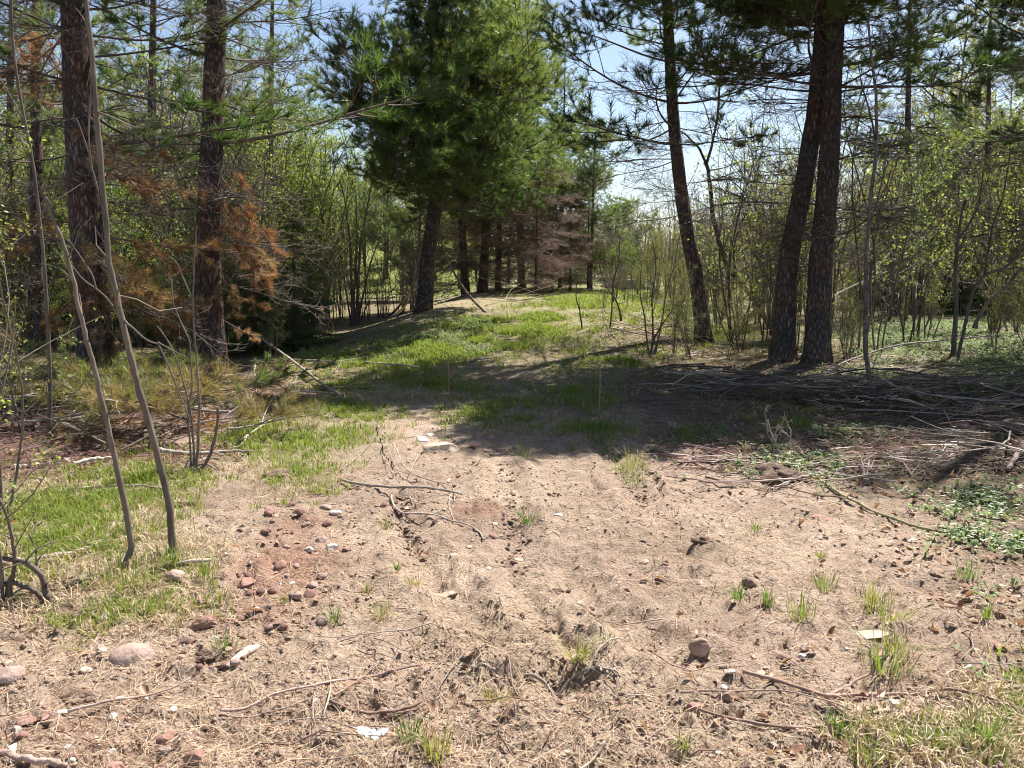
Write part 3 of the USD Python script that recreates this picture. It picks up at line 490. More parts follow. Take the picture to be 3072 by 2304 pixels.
small_tree("leaning_sapling", "bare leaning sapling with a snapped top, left of the taller one", "sapling", (125, 573), [
    ("stem", [(121, 578), (127, 560), (131, 546), (128, 520), (122, 490), (116, 463), (105, 415), (97, 380), (88, 343), (80, 310), (72, 275), (65, 250), (55, 222), (45, 197)], .018, .008),
    ("twig", [(90, 350), (92, 362), (86, 378), (78, 390), (70, 395)], .004, .002), ("twig", [(70, 278), (58, 268), (40, 264)], .004, .0015)], seed=2)
small_tree("leaning_sapling", "thin grey sapling curving up the far left of the picture", "sapling", (40, 440), [
    ("stem", [(48, 442), (50, 380), (46, 300), (42, 240), (36, 190), (28, 136), (20, 95), (15, 57), (12, 20), (11, -20)], .020, .010),
    ("branch", [(15, 29), (20, 18), (27, 4), (32, -10)], .010, .006), ("twig", [(28, 140), (18, 110), (8, 92), (-4, 70)], .007, .003)], seed=3)
small_tree("stemmed_shrub", "leafless shrub of several thin stems behind the two leaning saplings", "shrub", (194, 472), [
    ("stem", [(195, 473), (198, 440), (199, 400), (197, 370), (194, 330), (193, 300), (195, 256), (197, 225)], .013, .004),
    ("stem", [(193, 472), (193, 430), (188, 400), (180, 370), (173, 350), (163, 334), (157, 326)], .010, .004), ("stem", [(191, 470), (190, 440), (188, 420), (192, 380), (190, 345), (180, 320), (173, 300), (171, 275)], .009, .004),
    ("stump", [(199, 470), (207, 462), (213, 445), (217, 425), (218, 408)], .014, .010), ("twig", [(193, 300), (184, 280), (176, 262), (169, 256)], .005, .002), ("twig", [(197, 340), (205, 338), (213, 332)], .004, .002),
    ("twig", [(171, 277), (180, 272), (186, 266), (189, 262)], .004, .0015), ("root", [(196, 466), (205, 464), (216, 470), (222, 480), (226, 490)], .008, .004), ("twig", [(186, 500), (184, 480), (188, 460)], .006, .004)], seed=4)
small_tree("bent_shrub", "bent shrub stems sprouting at the left edge of the foreground", "shrub", (46, 602), [
    ("stem", [(46, 606), (46, 592), (44, 580), (38, 572), (28, 564), (14, 560), (-8, 556)], .016, .010), ("stem", [(44, 600), (36, 592), (24, 586), (10, 582), (-10, 584)], .013, .010),
    ("stem", [(8, 584), (14, 572), (15, 560), (12, 540), (8, 520), (2, 504), (-6, 490)], .011, .005)], seed=5)
# saplings at the right
small_tree("slim_sapling", "slim dark sapling alone in front of the right thicket", "sapling", (872, 398), [
    ("stem", [(872, 400), (868, 372), (865, 340), (866, 310), (866, 270), (868, 230), (872, 190), (876, 150), (877, 110), (872, 60), (868, 20)], .034, .014),
    ("branch", [(876, 140), (869, 110), (861, 80), (858, 60)], .014, .006), ("branch", [(868, 230), (880, 190), (888, 150), (900, 120)], .012, .005), ("branch", [(866, 300), (856, 270), (850, 240)], .009, .004)], "twig_dark", seed=6)
small_tree("forked_sapling", "forked grey sapling leaning right among the pale ground leaves", "sapling", (957, 357), [
    ("stem", [(953, 360), (954, 335), (956, 310), (955, 280), (958, 240), (966, 200)], .045, .02), ("stem", [(957, 358), (963, 335), (968, 312), (974, 290), (985, 275), (1003, 268), (1016, 258), (1030, 240)], .032, .02),
    ("stem", [(975, 325), (990, 300), (1008, 284), (1020, 270), (1036, 262)], .03, .02), ("branch", [(958, 240), (968, 225), (980, 200), (983, 170)], .018, .008), ("branch", [(985, 275), (992, 230), (1004, 190), (1010, 150)], .018, .008)], "bark_sapling", seed=7)
small_tree("crooked_tree", "crooked bare tree arching left between the leaning pine and the close pair", "tree", (762, 330), [
    ("trunk", [(775, 345), (764, 316), (752, 296), (738, 281), (728, 266), (719, 242), (712, 210), (709, 180), (706, 164)], .065, .04), ("branch", [(706, 166), (713, 140), (718, 110), (720, 75), (722, 40), (735, 10)], .032, .012),
    ("branch", [(706, 166), (700, 150), (692, 141), (683, 133), (670, 124)], .032, .012), ("branch", [(740, 284), (734, 250), (742, 222), (750, 205), (738, 186), (722, 176)], .025, .01), ("branch", [(713, 140), (706, 110), (694, 80), (690, 40)], .014, .006),
    ("branch", [(719, 110), (730, 95), (745, 60)], .012, .005)], "twig_dark", seed=8)
small_tree("dark_shrub_clump", "clump of dark upright stems on the bank left of the full pine", "shrub", (355, 326), [
    ("stem", [(353, 326), (352, 290), (350, 250), (347, 215), (340, 180)], .05, .015), ("stem", [(356, 326), (358, 290), (360, 250), (366, 215), (372, 180)], .05, .015), ("stem", [(357, 327), (363, 295), (371, 262), (381, 236)], .035, .012),
    ("stem", [(351, 326), (346, 290), (341, 260), (330, 232)], .03, .01), ("stem", [(358, 327), (370, 300), (384, 280)], .022, .008), ("stem", [(354, 326), (355, 270), (357, 230), (356, 190)], .03, .01)], "twig_dark", seed=9)
for k, (b, st, lb) in enumerate([((611, 328), [[(610, 330), (612, 305), (613, 285), (618, 262), (620, 235)], [(621, 318), (616, 300), (606, 285), (598, 262), (586, 240)]], "pair of crossed thin stems at the right edge of the sunlit track"),
                                 ((650, 352), [[(651, 354), (653, 330), (652, 300), (656, 270), (652, 240)], [(648, 352), (645, 320), (640, 290), (642, 262)], [(655, 352), (662, 320), (667, 290), (676, 262)], [(653, 340), (664, 322), (674, 308)]], "bushy thin stems left of the leaning pine"),
                                 ((581, 330), [[(582, 330), (580, 312), (576, 296), (578, 280)]], "single thin switch standing in the sunlit grass of the track"),
                                 ((738, 350), [[(738, 352), (734, 320), (730, 292), (724, 262)], [(742, 352), (748, 315), (752, 280), (750, 240)], [(735, 350), (722, 325), (716, 300)]], "thin dark stems between the leaning pine and the close pair"),
                                 ((905, 345), [[(905, 347), (900, 315), (893, 285), (890, 250)], [(908, 347), (915, 320), (922, 290), (935, 262)], [(903, 345), (906, 300), (912, 262), (910, 220)]], "fan of thin stems right of the slim dark sapling")]):
    small_tree("switch_stems", lb, "shrub", b, [("stem", s_, .017, .006) for s_ in st], "twig_dark", seed=20 + k)
small_tree("marker_stake", "thin reddish wooden stake standing in the shade left of centre", "stake", (449, 399), [("stake", [(449, 400), (449, 380), (448, 352)], .008, .006)], "stake_red", seed=30)
small_tree("marker_stake", "thin greenish stake standing in the dark shade right of centre", "stake", (599, 412), [("stake", [(599, 413), (600, 390), (600, 364)], .007, .005)], "wood_green", seed=31)
small_tree("dead_weed", "pale branched dead weed in front of the brush pile", "weed", (776, 462), [("stem", [(784, 463), (777, 446), (771, 432), (768, 420)], .007, .004), ("stem", [(778, 447), (776, 432), (779, 424)], .005, .003), ("stem", [(793, 468), (794, 450), (790, 438), (781, 430)], .006, .003),
    ("stem", [(768, 424), (765, 412), (770, 404)], .004, .002), ("stem", [(791, 430), (786, 420), (784, 412)], .004, .002)], "wood_grey", seed=32)
rs = np.random.default_rng(91)
for px, d, h, lb in ((-22, 3.7, 1.9, "leafy shrub with fresh yellow-green leaves at the left edge, nearest the camera"), (-12, 5.2, 2.3, "leafy shrub with fresh leaves at the left edge behind the nearest one"), (12, 7.6, 2.0, "small leafy shrub at the left edge in front of the brown pine")):
    x = (px - 512) / F * d; ref("leafy_shrub", EDGE[int(rs.integers(2))], rotz(rs.uniform(0, 6), (x, d, gz(x, d)), h / 4), label=lb, cat="shrub")

# ------------------------------------------------------------------ fallen branches and sticks
def stick(name, label, paths, mat="wood_grey", group=None, seed=0, cat="stick", twigs=0):
    """paths: [(points (px, py, lift), r0, r1)]: the first is the limb, the others its twigs."""
    rs = np.random.default_rng(seed + 500); b = None; t = None
    for k, (pts, r0, r1) in enumerate(paths):
        q = np.array([at1(a, c, l + r0 * .8) for a, c, l in [(tuple(p_) + (0.012,))[:3] for p_ in pts]]); n = 8 + 5 * len(pts); p = spline(q, n)
        p[:, 2] = np.maximum(p[:, 2], H(p[:, 0], p[:, 1]) + r0 * .35); w = rs.normal(size=(n, 3)); w = w + np.roll(w, 1, 0) + np.roll(w, -1, 0); p[1:-1] += w[1:-1] * r0 * .10
        kn = 1 + .07 * rs.normal(size=n) + .35 * (rs.uniform(size=n) > .88); mb = MB(); mb.tube(p, np.linspace(r0, r1, n) * .78 * kn, 8)
        if len(paths) == 1: return tag(obj(name, mb.get(), mat, smooth=True), label, cat, group)
        if t is None: b = p[0]; t = thing(name, label, cat, group, b)
        v, f = mb.get(); obj("limb" if k == 0 else "twig", (v - b, f), mat, t, True)
    return t
stick("fallen_branch", "grey forked branch lying on the bare soil left of centre", [([(342, 486), (380, 495), (420, 498), (463, 499)], .014, .010), ([(392, 497), (394, 508), (404, 516), (430, 522), (454, 523), (483, 540)], .009, .005), ([(483, 540), (500, 533), (518, 526)], .005, .002),
    ([(454, 523), (449, 508), (450, 500)], .005, .003), ([(450, 498), (440, 490), (420, 484), (395, 478)], .005, .002), ([(410, 500), (430, 512), (447, 508, .05)], .005, .002)], "wood_grey", seed=1)
stick("fallen_branch", "thin branching twig bent over the soil above the grey forked branch", [([(378, 430), (384, 442, .06), (396, 462, .10), (410, 482, .06), (430, 486), (452, 492), (454, 505)], .007, .004), ([(386, 446, .06), (392, 470, .08), (402, 486, .03)], .005, .003), ([(410, 482, .05), (416, 470, .07), (424, 458, .04)], .004, .002), ([(341, 472), (368, 448), (378, 432)], .005, .003)], "wood_grey", seed=2)
stick("bare_log", "pale curved branch stripped of bark in the grass at lower left", [([(-6, 572), (30, 566), (66, 560), (95, 548), (114, 532)], .022, .012), ([(66, 558), (86, 550), (103, 537)], .010, .006)], "wood_pink", seed=3)
stick("thin_stick", "long thin stick crossing the lower left soil towards the white pebble", [([(68, 713), (110, 705), (162, 692), (190, 682)], .008, .004)], "wood_pink", seed=4)
stick("fallen_branch", "long smooth grey stick pointing right across the lower foreground", [([(221, 714), (250, 702), (278, 691), (341, 679), (420, 674)], .007, .0055), ([(221, 716), (250, 712), (290, 708), (318, 696)], .005, .002)], "wood_pink", seed=5)
stick("fallen_branch", "pair of dark crossed sticks under the long smooth grey one", [([(330, 709), (370, 706), (400, 702), (421, 696)], .008, .006), ([(334, 706), (352, 690), (362, 678), (382, 666)], .006, .003), ([(395, 704), (412, 702), (422, 697)], .005, .003)], "twig_red", seed=6)
stick("fallen_branch", "knobbly dark stick with a crack of shade below it, centre foreground", [([(528, 671), (545, 669), (556, 669), (575, 664), (590, 666), (620, 684)], .010, .005), ([(588, 667), (610, 652), (628, 644)], .006, .003), ([(548, 670), (556, 680), (560, 686)], .005, .002), ([(470, 670), (495, 671)], .007, .006)], "wood_grey", seed=7)
stick("fallen_branch", "forked brown branch across the lower right foreground", [([(742, 682), (776, 688), (831, 696), (880, 692), (914, 689), (960, 696), (1030, 718)], .011, .006), ([(831, 695), (850, 686), (872, 677, .03)], .008, .005), ([(914, 689), (950, 694), (1000, 694)], .004, .002), ([(872, 677, .02), (892, 676), (910, 673)], .004, .002)], "twig_red", seed=8)
stick("thin_stick", "thin straight stick just under the forked brown branch", [([(681, 693), (712, 697), (770, 694), (830, 712), (870, 722)], .005, .003)], "wood_pink", seed=9)
stick("thin_stick", "curved dark stick below the forked brown branch", [([(698, 711), (740, 718), (800, 728), (829, 727), (862, 720), (890, 712)], .006, .008)], "twig_red", seed=10)
stick("fallen_branch", "greenish stick slanting down the right side of the bare soil", [([(820, 484), (845, 500), (868, 512), (914, 532), (960, 543)], .013, .010), ([(935, 538), (930, 550), (922, 560), (905, 566)], .006, .003)], "wood_green", seed=11)
stick("thick_stick", "thick pinkish stick in the bottom left corner", [([(-8, 756), (20, 761), (66, 768)], .016, .012)], "wood_pink", seed=12)
stick("thin_stick", "pale straight stick near the bottom edge right of the middle", [([(572, 770), (590, 756), (604, 746, .02)], .006, .004)], "wood_pale", seed=13)
stick("thin_stick", "bent pale stalk at the bottom edge near the right", [([(858, 772), (857, 750), (857, 739, .03), (872, 735), (884, 734)], .004, .002)], "straw_tan", seed=14)
stick("thin_stick", "straight pale stalk left of the bottom right grass", [([(896, 712), (903, 735), (908, 752)], .005, .004)], "wood_pink", seed=15)
stick("fallen_branch", "dark stick lying in the grass across the feet of the leaning saplings", [([(42, 497), (80, 491), (126, 489), (165, 493)], .012, .010), ([(100, 490), (130, 495), (163, 497)], .006, .004), ([(80, 491), (50, 502), (30, 512)], .006, .003)], "wood_grey", seed=16)
stick("bare_log", "pale stripped log with forked end behind the stemmed shrub", [([(160, 452), (200, 454), (235, 452), (252, 454)], .028, .014), ([(228, 450), (242, 446, .03), (247, 440, .05), (256, 440), (261, 445)], .013, .006)], "wood_pale", seed=17)
stick("bare_log", "pale broken log lying in the grass behind the leaning saplings", [([(74, 466), (95, 463), (111, 461)], .024, .014)], "wood_pale", seed=18)
stick("bare_log", "weathered grey log at the left, in front of the fallen pine boughs", [([(14, 468), (40, 465), (70, 461)], .018, .014)], "wood_pale", seed=19)
stick("fallen_branch", "long broken limb sloping from the left pine down to the shaded grass", [([(226, 340, .7), (250, 352, .45), (276, 366, .25), (301, 376, .12), (322, 388, .05), (343, 399)], .022, .022), ([(276, 366, .25), (262, 360, .4), (246, 358, .5)], .010, .005), ([(301, 377, .1), (290, 390, .02), (282, 398)], .008, .003)], "wood_grey", seed=20)
stick("fallen_branch", "long thin dark branch lying level on the sunlit grass left of centre", [([(250, 369, .1), (290, 366, .08), (341, 365, .05), (380, 367, .05), (421, 368)], .018, .016), ([(272, 368, .1), (273, 355, .2), (278, 350, .2)], .007, .003), ([(340, 366, .05), (330, 376, .02), (318, 382)], .007, .003)], "wood_grey", seed=21)
stick("fallen_branch", "pale thin branch curving through the grass right of the stemmed shrub", [([(232, 447), (250, 438, .05), (276, 428, .08), (296, 430)], .009, .004), ([(262, 401), (300, 395), (341, 396)], .014, .008), ([(256, 388, .3), (257, 405, .1), (262, 420)], .016, .012), ([(262, 425), (275, 408, .1), (284, 398, .05)], .006, .003), ([(240, 430), (238, 422, .05), (243, 420)], .005, .003)], "wood_pale", seed=22)
stick("thin_stick", "thin stick at the near edge of the tree shade by the flat boulder", [([(405, 442), (430, 436), (455, 428, .04)], .007, .004)], "wood_grey", seed=23)
stick("thin_stick", "forked thin twig right of the flat boulder at the shade edge", [([(430, 436), (442, 440), (452, 439), (470, 440)], .006, .003), ([(452, 439), (456, 446), (458, 448)], .004, .002)], "wood_grey", seed=24)
stick("thin_stick", "pale stick in the shade near the reddish stake", [([(470, 362), (490, 360), (522, 357)], .014, .008)], "wood_grey", seed=25)
stick("fallen_branch", "long pale limb running right from the brush pile towards the forked sapling", [([(817, 382, .05), (850, 371, .15), (900, 361, .22), (950, 354, .25), (1000, 347, .2)], .022, .014)], "wood_grey", seed=26)
stick("fallen_branch", "grey limb rising from the brush pile to the right past the slim sapling", [([(803, 360, .35), (830, 341, .8), (865, 330, 1.1), (906, 310, 1.5)], .028, .012), ([(865, 330, 1.1), (880, 320, 1.3), (890, 305, 1.6)], .012, .005)], "wood_grey", seed=27)
stick("fallen_branch", "long brown stick along the near edge of the shaded brush", [([(683, 446), (710, 451), (744, 461), (800, 471), (859, 478)], .012, .012), ([(744, 461), (770, 464), (800, 466), (850, 470)], .006, .004), ([(760, 464), (752, 474), (744, 482)], .005, .003), ([(800, 472), (790, 484), (776, 492)], .005, .003)], "wood_pink", seed=28)
stick("bare_log", "bleached root end poking in at the right edge", [([(1008, 474), (1014, 466, .05), (1022, 460, .08), (1036, 456, .1)], .022, .03)], "wood_pink", seed=29)
stick("split_stump", "splintered pale stump end at the edge of the right-hand leaves", [([(866, 484), (863, 476, .03), (861, 468, .07)], .022, .008), ([(868, 483), (867, 475, .03), (869, 468, .06)], .016, .005), ([(866, 484), (872, 478), (884, 480)], .016, .008)], "wood_pink", cat="stump", seed=30)
# the brush pile: every stick of it
rs = np.random.default_rng(14); c = at1(812, 398)
for k in range(120):
    a = rs.uniform(0, 6.28); l = rs.uniform(.5, 2.5) ** 1.0; s = rs.uniform(0, .45); el = rs.uniform(-.02, .22) * (1.6 if rs.uniform() < .15 else 1)
    o = c + np.array([rs.normal() * .9 + (.9 if k % 2 else -.3), rs.normal() * .32 - (.15 if k % 2 else 0), 0]); d = np.array([math.cos(a), math.sin(a) * .3, 0]); d /= np.linalg.norm(d); l *= .45 if d[0] < 0 and o[0] < c[0] + .5 else 1; u9 = np.linspace(0, 1, 8)[:, None]
    p = o + d * (s + l * u9) + rs.normal(size=3) * .6 * l * (u9 - u9 ** 2); p[:, 2] = H(p[:, 0], p[:, 1]) + .02 + rs.uniform(0, .4) * (1 - u9[:, 0] * .8) + max(el, 0) * l * u9[:, 0] * .7
    mb = MB(); r = rs.uniform(.004, .016); mb.tube(p, np.linspace(r, r * .4, 8), 5)
    for i_ in ((4, 5) if l > 1.4 else (3,)):
        q = p[i_]; e = unit(d + rs.normal(size=3) * np.array([.6, .6, .15])); mb.tube(np.array([q, q + e * .2, q + e * .45 + [0, 0, .05]]), [r * .5, r * .4, r * .25], 4)
    tag(obj("brush_stick", mb.get(), ["wood_grey", "twig_red", "twig_dark", "twig_dark"][k % 4], smooth=True), f"{'long' if l > 2.2 else 'short' if l < 1.3 else 'mid-length'} {['grey', 'red-brown', 'dark', 'dark'][k % 4]} stick in the shaded brush pile, {['left', 'right'][int(o[0] > c[0])]} part", "stick", "sticks of the brush pile")
TONE = {"twig_red": "red-brown", "twig_dark": "dark", "wood_grey": "grey", "wood_pink": "pinkish", "wood_pale": "bleached"}
def brush(px0, px1, py0, py1, n, l0, l1, mats, label, group, rs, hmax=.3):
    for k in range(n):
        o = at1(rs.uniform(px0, px1), rs.uniform(py0, py1)); a = rs.uniform(0, 6.28); l = rs.uniform(l0, l1); u9 = np.linspace(0, 1, 6)[:, None]; d = np.array([math.cos(a), math.sin(a), 0])
        p = o + d * l * (u9 - .5) + rs.normal(size=3) * .2 * l * (u9 - u9 ** 2); p[:, 2] = H(p[:, 0], p[:, 1]) + .015 + rs.uniform(0, hmax) * rs.uniform() + u9[:, 0] * rs.uniform(0, hmax); r = rs.uniform(.003, .010) * (.45 if l1 < .6 else 1)
        mb = MB(); mb.tube(p, np.linspace(r, r * .5, 6), 4); tag(obj("brush_stick", mb.get(), mats[k % len(mats)], smooth=True), f"{'longer' if l > (l0 + l1) / 2 else 'shorter'} {TONE[mats[k % len(mats)]]} {label}", "stick", group)
brush(600, 760, 318, 352, 45, .6, 1.8, ["twig_red", "twig_dark", "twig_red"], "dead stick in the low brush beside the leaning pine", "reddish brush left of the leaning pine", rs, .5)
brush(395, 560, 296, 316, 40, .8, 2.4, ["twig_red", "wood_grey", "twig_dark"], "dead stick in the low brush at the foot of the full pine", "brush around the full pine", rs, .6)
brush(200, 360, 345, 410, 26, .4, 1.4, ["wood_pale", "wood_grey", "twig_red"], "dead stick on the grass by the straight left pine", "sticks by the straight left pine", rs, .25)
brush(20, 200, 405, 455, 24, .4, 1.2, ["wood_grey", "twig_red", "twig_dark"], "dead stick among the fallen boughs at left", "sticks among the fallen boughs", rs, .25)
brush(880, 1024, 395, 470, 34, .5, 1.8, ["wood_grey", "twig_dark", "wood_pink"], "dead stick in the shaded litter at the right edge", "sticks in the right-hand litter", rs, .3)
brush(690, 860, 462, 500, 34, .25, .9, ["wood_pink", "wood_grey", "twig_dark"], "thin stick at the near edge of the brush pile", "sticks at the near edge of the brush", rs, .06)
brush(240, 1010, 600, 765, 46, .15, .55, ["wood_pink", "wood_grey", "twig_red"], "thin short twig lying on the foreground soil", "twigs on the foreground soil", rs, .015)
# leaning dead limbs against the full pine
for k, (a, b, lb) in enumerate([((385, 318), (424, 262), "dead limb leaning on the full pine from the left"), ((400, 316), (422, 240), "thin dead limb leaning close against the full pine"), ((486, 312), (440, 240), "dead limb leaning on the full pine from the right"), ((374, 322), (420, 285), "low dead limb slanting left from the full pine's foot")]):
    p0 = at1(*a); p1 = on_plane(b[0], b[1], T[2][1][1] - .25); p = spline([p0, (p0 + p1) / 2 + [0, 0, -.25], p1], 10); mb = MB(); mb.tube(p, np.linspace(.035, .018, 10), 6); tag(obj("leaning_limb", mb.get(), "twig_red" if k < 3 else "wood_grey", smooth=True), lb, "limb")
# fallen pine boughs at left
for k, (px, py, kind, az, s, lb) in enumerate([(20, 440, PALE, .3, 1.0, "fallen pine bough with yellow-green needles at the left edge"), (62, 442, PALE, .9, 1.15, "large fallen pine bough with drooping pale needles, nearest the camera at left"), (48, 428, RUST, .2, .55, "fallen bough with bright rust needles on the pale bough"),
    (120, 420, PALE, -.4, .8, "fallen pale bough at the foot of the brown pine"), (165, 412, PALE, 1.9, .9, "fallen pale bough between the two left pines"), (185, 398, PALE, .2, .9, "fallen bough with grey-green needles beside the straight pine"), (218, 405, PALE, -.7, .7, "small fallen bough in front of the straight pine"),
    (182, 440, PALE, .4, .75, "fallen yellowed bough behind the stemmed shrub"), (255, 345, PALE, .3, 1.1, "pale bough hanging low right of the straight pine"), (100, 402, RUST, 2.4, .6, "rust bough on the ground at the brown pine's foot"), (20, 410, PALE, 1.2, 1.0, "drooping pale bough at the left edge behind the others"), (230, 352, RUST, 0, .5, "small rust bough low on the right of the straight pine")]):
    q = at1(px, py); ref("fallen_bough", kind[k % 4], frame((math.cos(az), math.sin(az) * .6, .05), loc=q + [0, 0, .16 + .5 * (k in (8, 11))], s=s, roll=rs.uniform(-.3, .3)), label=lb, cat="bough")
for k in range(40):
    px, py = rs.uniform(-20, 232), rs.uniform(352, 445) if k < 24 else rs.uniform(400, 446); q = at1(px, py); kind = [PALE, PALE, RUST, SPARSE][int(rs.integers(4))]; az = rs.uniform(0, 6.28); L0 = 3.0 if kind is SPARSE else 2.0 if kind is RUST else 1.5
    ref("fallen_bough", kind[int(rs.integers(4))], frame((math.cos(az), math.sin(az), rs.uniform(-.05, .2)), loc=q + [0, 0, rs.uniform(.1, .3)], s=rs.uniform(1.0, 1.6) / L0, roll=rs.uniform(-.6, .6)), label=("rust-brown" if kind is RUST else "pale yellow-green" if kind is PALE else "green") + " pine bough lying in the litter " + where(px), cat="bough", group="boughs lying under the left pines, " + where(px))
# dead red brush trees right of the four trunks
for k, px in enumerate((536, 552, 570, 588)):
    T.append(pine(["leftmost", "second", "third", "rightmost"][k] + " of the dead reddish small pines by the track crest", [(px, 300), (px + 1, 200)], .10, (3.6, 4.4, 3.1, 3.8)[k], (2.9, 3.7, 2.4, 3.1)[k], .2, 80 + k, "dead reddish small pines", live_set=BARER, dead_set=BARER, L=(.6, .9), depth=25.5 + 1.3 * k, dstep=.12, dl=(.7, 1.6)))

# ------------------------------------------------------------------ stones
def stone(rs, size, flat=.7, ang=.0, sub=3, el=1.3):
    m = trimesh.creation.icosphere(sub); v = np.array(m.vertices); k = rs.uniform(0, 90, 3)
    for _ in range(int(3 + ang * 14)):
        n = unit(rs.normal(size=3)); d = rs.uniform(.55, .9); h = v @ n; v -= np.maximum(h - d, 0)[:, None] * n * (1 if ang else .6)
    v = v * (1 + .30 * (meshkit.fbm(v * 1.3 + k, 3) - .5) + .14 * (meshkit.fbm(v * 6 + k, 3) - .5))[:, None]
    return v * np.array([el, 1, flat]) * size / 2 / el * 1.05, np.array(m.faces)
STONES = [(132, 657, 36, "stone_pink", .72, 0, 1.35, "large smooth pale pink cobble at lower left"), (204, 622, 28, "stone_red", .55, 1, 1.3, "angular red-brown slab of stone right of the large pale cobble"), (176, 582, 18, "stone_pink", .85, .6, 1.1, "pink pointed stone at the foot of the taller leaning sapling"),
    (166, 734, 18, "stone_red", .8, .7, 1.2, "dark red block of stone low on the left"), (115, 760, 17, "stone_red", .7, .4, 1.3, "rounded red stone at the bottom edge on the left"), (194, 761, 18, "stone_red", .9, .3, 1.05, "red cobble at the bottom edge, right of the other red stones"), (8, 681, 26, "stone_pink", .8, .4, 1.3, "pale stone cut by the left edge"),
    (28, 722, 24, "stone_red", .35, .9, 1.4, "flat brick-red slab near the left edge"), (44, 719, 12, "stone_red", .4, .9, 1.1, "small brick-red piece broken off the flat slab"), (105, 616, 14, "stone_white", .7, .5, 1.2, "white stone on the soil left of the red slab"), (228, 613, 12, "stone_white", .7, .5, 1.3, "white pebble right of the red slab"), (255, 610, 10, "stone_white", .6, .4, 1.4, "small flat white pebble by the red rubble"),
    (332, 551, 12, "stone_white", .8, .6, 1.1, "white-topped pebble right of the red rubble"), (335, 518, 12, "stone_white", .7, .6, 1.2, "white angular stone below the grey forked branch"), (62, 713, 13, "stone_white", .5, .6, 1.4, "white chip at the end of the long thin stick"), (289, 721, 9, "stone_tan", .9, 0, 1.2, "pale oval pebble below the crossed sticks"), (315, 701, 9, "stone_white", .6, .3, 1.2, "whitish pebble under the smooth grey stick"),
    (164, 747, 12, "stone_pink", .7, .1, 1.4, "pink oval pebble below the dark red block"), (322, 619, 9, "stone_pink", .9, .1, 1.1, "rosy round pebble left of a grass tuft"), (222, 588, 11, "stone_tan", .6, .8, 1.3, "tan brick-shaped stone right of the pink pointed stone"), (247, 586, 18, "stone_red", .6, .7, 1.2, "largest red stone of the rubble patch"), (276, 622, 14, "stone_red", .5, .8, 1.4, "red stone at the lower end of the rubble patch"),
    (443, 455, 40, "stone_tan", .7, .3, 1.6, "flat tan boulder at the edge of the tree shade"), (474, 451, 14, "stone_red", .6, .6, 1.3, "red stone right of the flat tan boulder"), (488, 455, 9, "stone_tan", .6, .4, 1.4, "small tan stone between two red ones by the boulder"), (501, 454, 10, "stone_red", .8, .5, 1.2, "rounded red stone furthest right by the boulder"), (488, 441, 18, "stone_red", .6, .5, 1.2, "red stone lying in the shade behind the boulder"),
    (422, 443, 14, "stone_white", .4, .8, 1.5, "white flat chip left of the boulder"), (431, 439, 9, "stone_white", .6, .8, 1.2, "white upright chip behind the boulder"), (559, 517, 10, "stone_white", .5, .3, 1.3, "single white pebble on the bare soil in the centre"), (518, 551, 11, "stone_tan", .6, .2, 1.5, "tan oval stone in a rut at the centre"), (489, 568, 6, "stone_white", .7, .5, 1.1, "tiny white pebble left of the rut"),
    (569, 747, 12, "stone_white", .35, .3, 1.5, "flat whitish stone near the bottom centre"), (495, 524, 9, "stone_tan", .8, .4, 1.1, "brown pebble at the end of the forked branch"), (644, 565, 10, "stone_tan", .7, .2, 1.3, "tan pebble right of the central ruts"), (453, 556, 9, "stone_tan", .6, .3, 1.4, "pale tan pebble below the forked branch"), (700, 648, 20, "stone_brown", .95, .5, 1.12, "round brown cobble standing at lower right"),
    (750, 588, 15, "stone_brown", .85, .8, 1.15, "dark block of stone with a pale top, right of centre"), (822, 521, 20, "stone_red", .4, .7, 1.5, "flat red stone beside the greenish stick"), (718, 750, 11, "stone_white", .6, .2, 1.2, "white shell-like stone at the bottom right of centre"), (729, 684, 10, "stone_white", .6, .3, 1.3, "white pebble at the left end of the forked brown branch"), (695, 706, 15, "stone_red", .7, .3, 1.3, "brown-red stone below the round cobble"),
    (728, 698, 17, "stone_brown", .8, .5, 1.2, "brown stone half under the forked brown branch"), (868, 634, 32, "stone_tan", .12, .5, 1.6, "flat pale grey-tan stone sunk in the soil by the tall grass"), (723, 667, 10, "stone_tan", .7, .2, 1.3, "smooth tan pebble above the forked branch"), (759, 674, 12, "stone_tan", .4, .3, 1.7, "long tan stone leaning above the forked branch"), (100, 650, 15, "stone_pink", .6, .3, 1.3, "pinkish stone just left of the large cobble"), (86, 671, 10, "stone_tan", .6, .3, 1.2, "tan pebble below the large cobble")]
rs = np.random.default_rng(33)
for px, py, w, mat, flat, ang, el, lb in STONES:
    b = at1(px, py); d = np.linalg.norm(b - [0, 0, CZ]); sz = w / F * d; v, f = stone(rs, sz, flat, ang, 3, el); a = rs.uniform(-.5, .5); m = rotz(a, (0, 0, 0), 1, rs.uniform(0, .3), rs.uniform(0, 6))
    v = v @ m[:3, :3].T; v[:, 2] -= v[:, 2].min() + .34 * np.ptp(v[:, 2]); x = tag(usdkit.mesh(stage, path_for("stone"), (v, f), M[mat], smooth=35 if ang > .45 else True), lb, "stone"); UsdGeom.Xformable(x).AddTranslateOp().Set(Gf.Vec3d(*map(float, b)))
PEB = {}
for mat in ("stone_red", "stone_pink", "stone_white", "stone_tan", "stone_brown"):
    for k in range(3):
        x = lib(f"pebble_{mat}_{k}"); v, f = stone(rs, 1.0, rs.uniform(.5, .8), rs.uniform(.2, .8), 2, rs.uniform(1.05, 1.5)); obj("stone", (v, f), mat, x, 35); PEB.setdefault(mat, []).append(str(x.GetPath()))
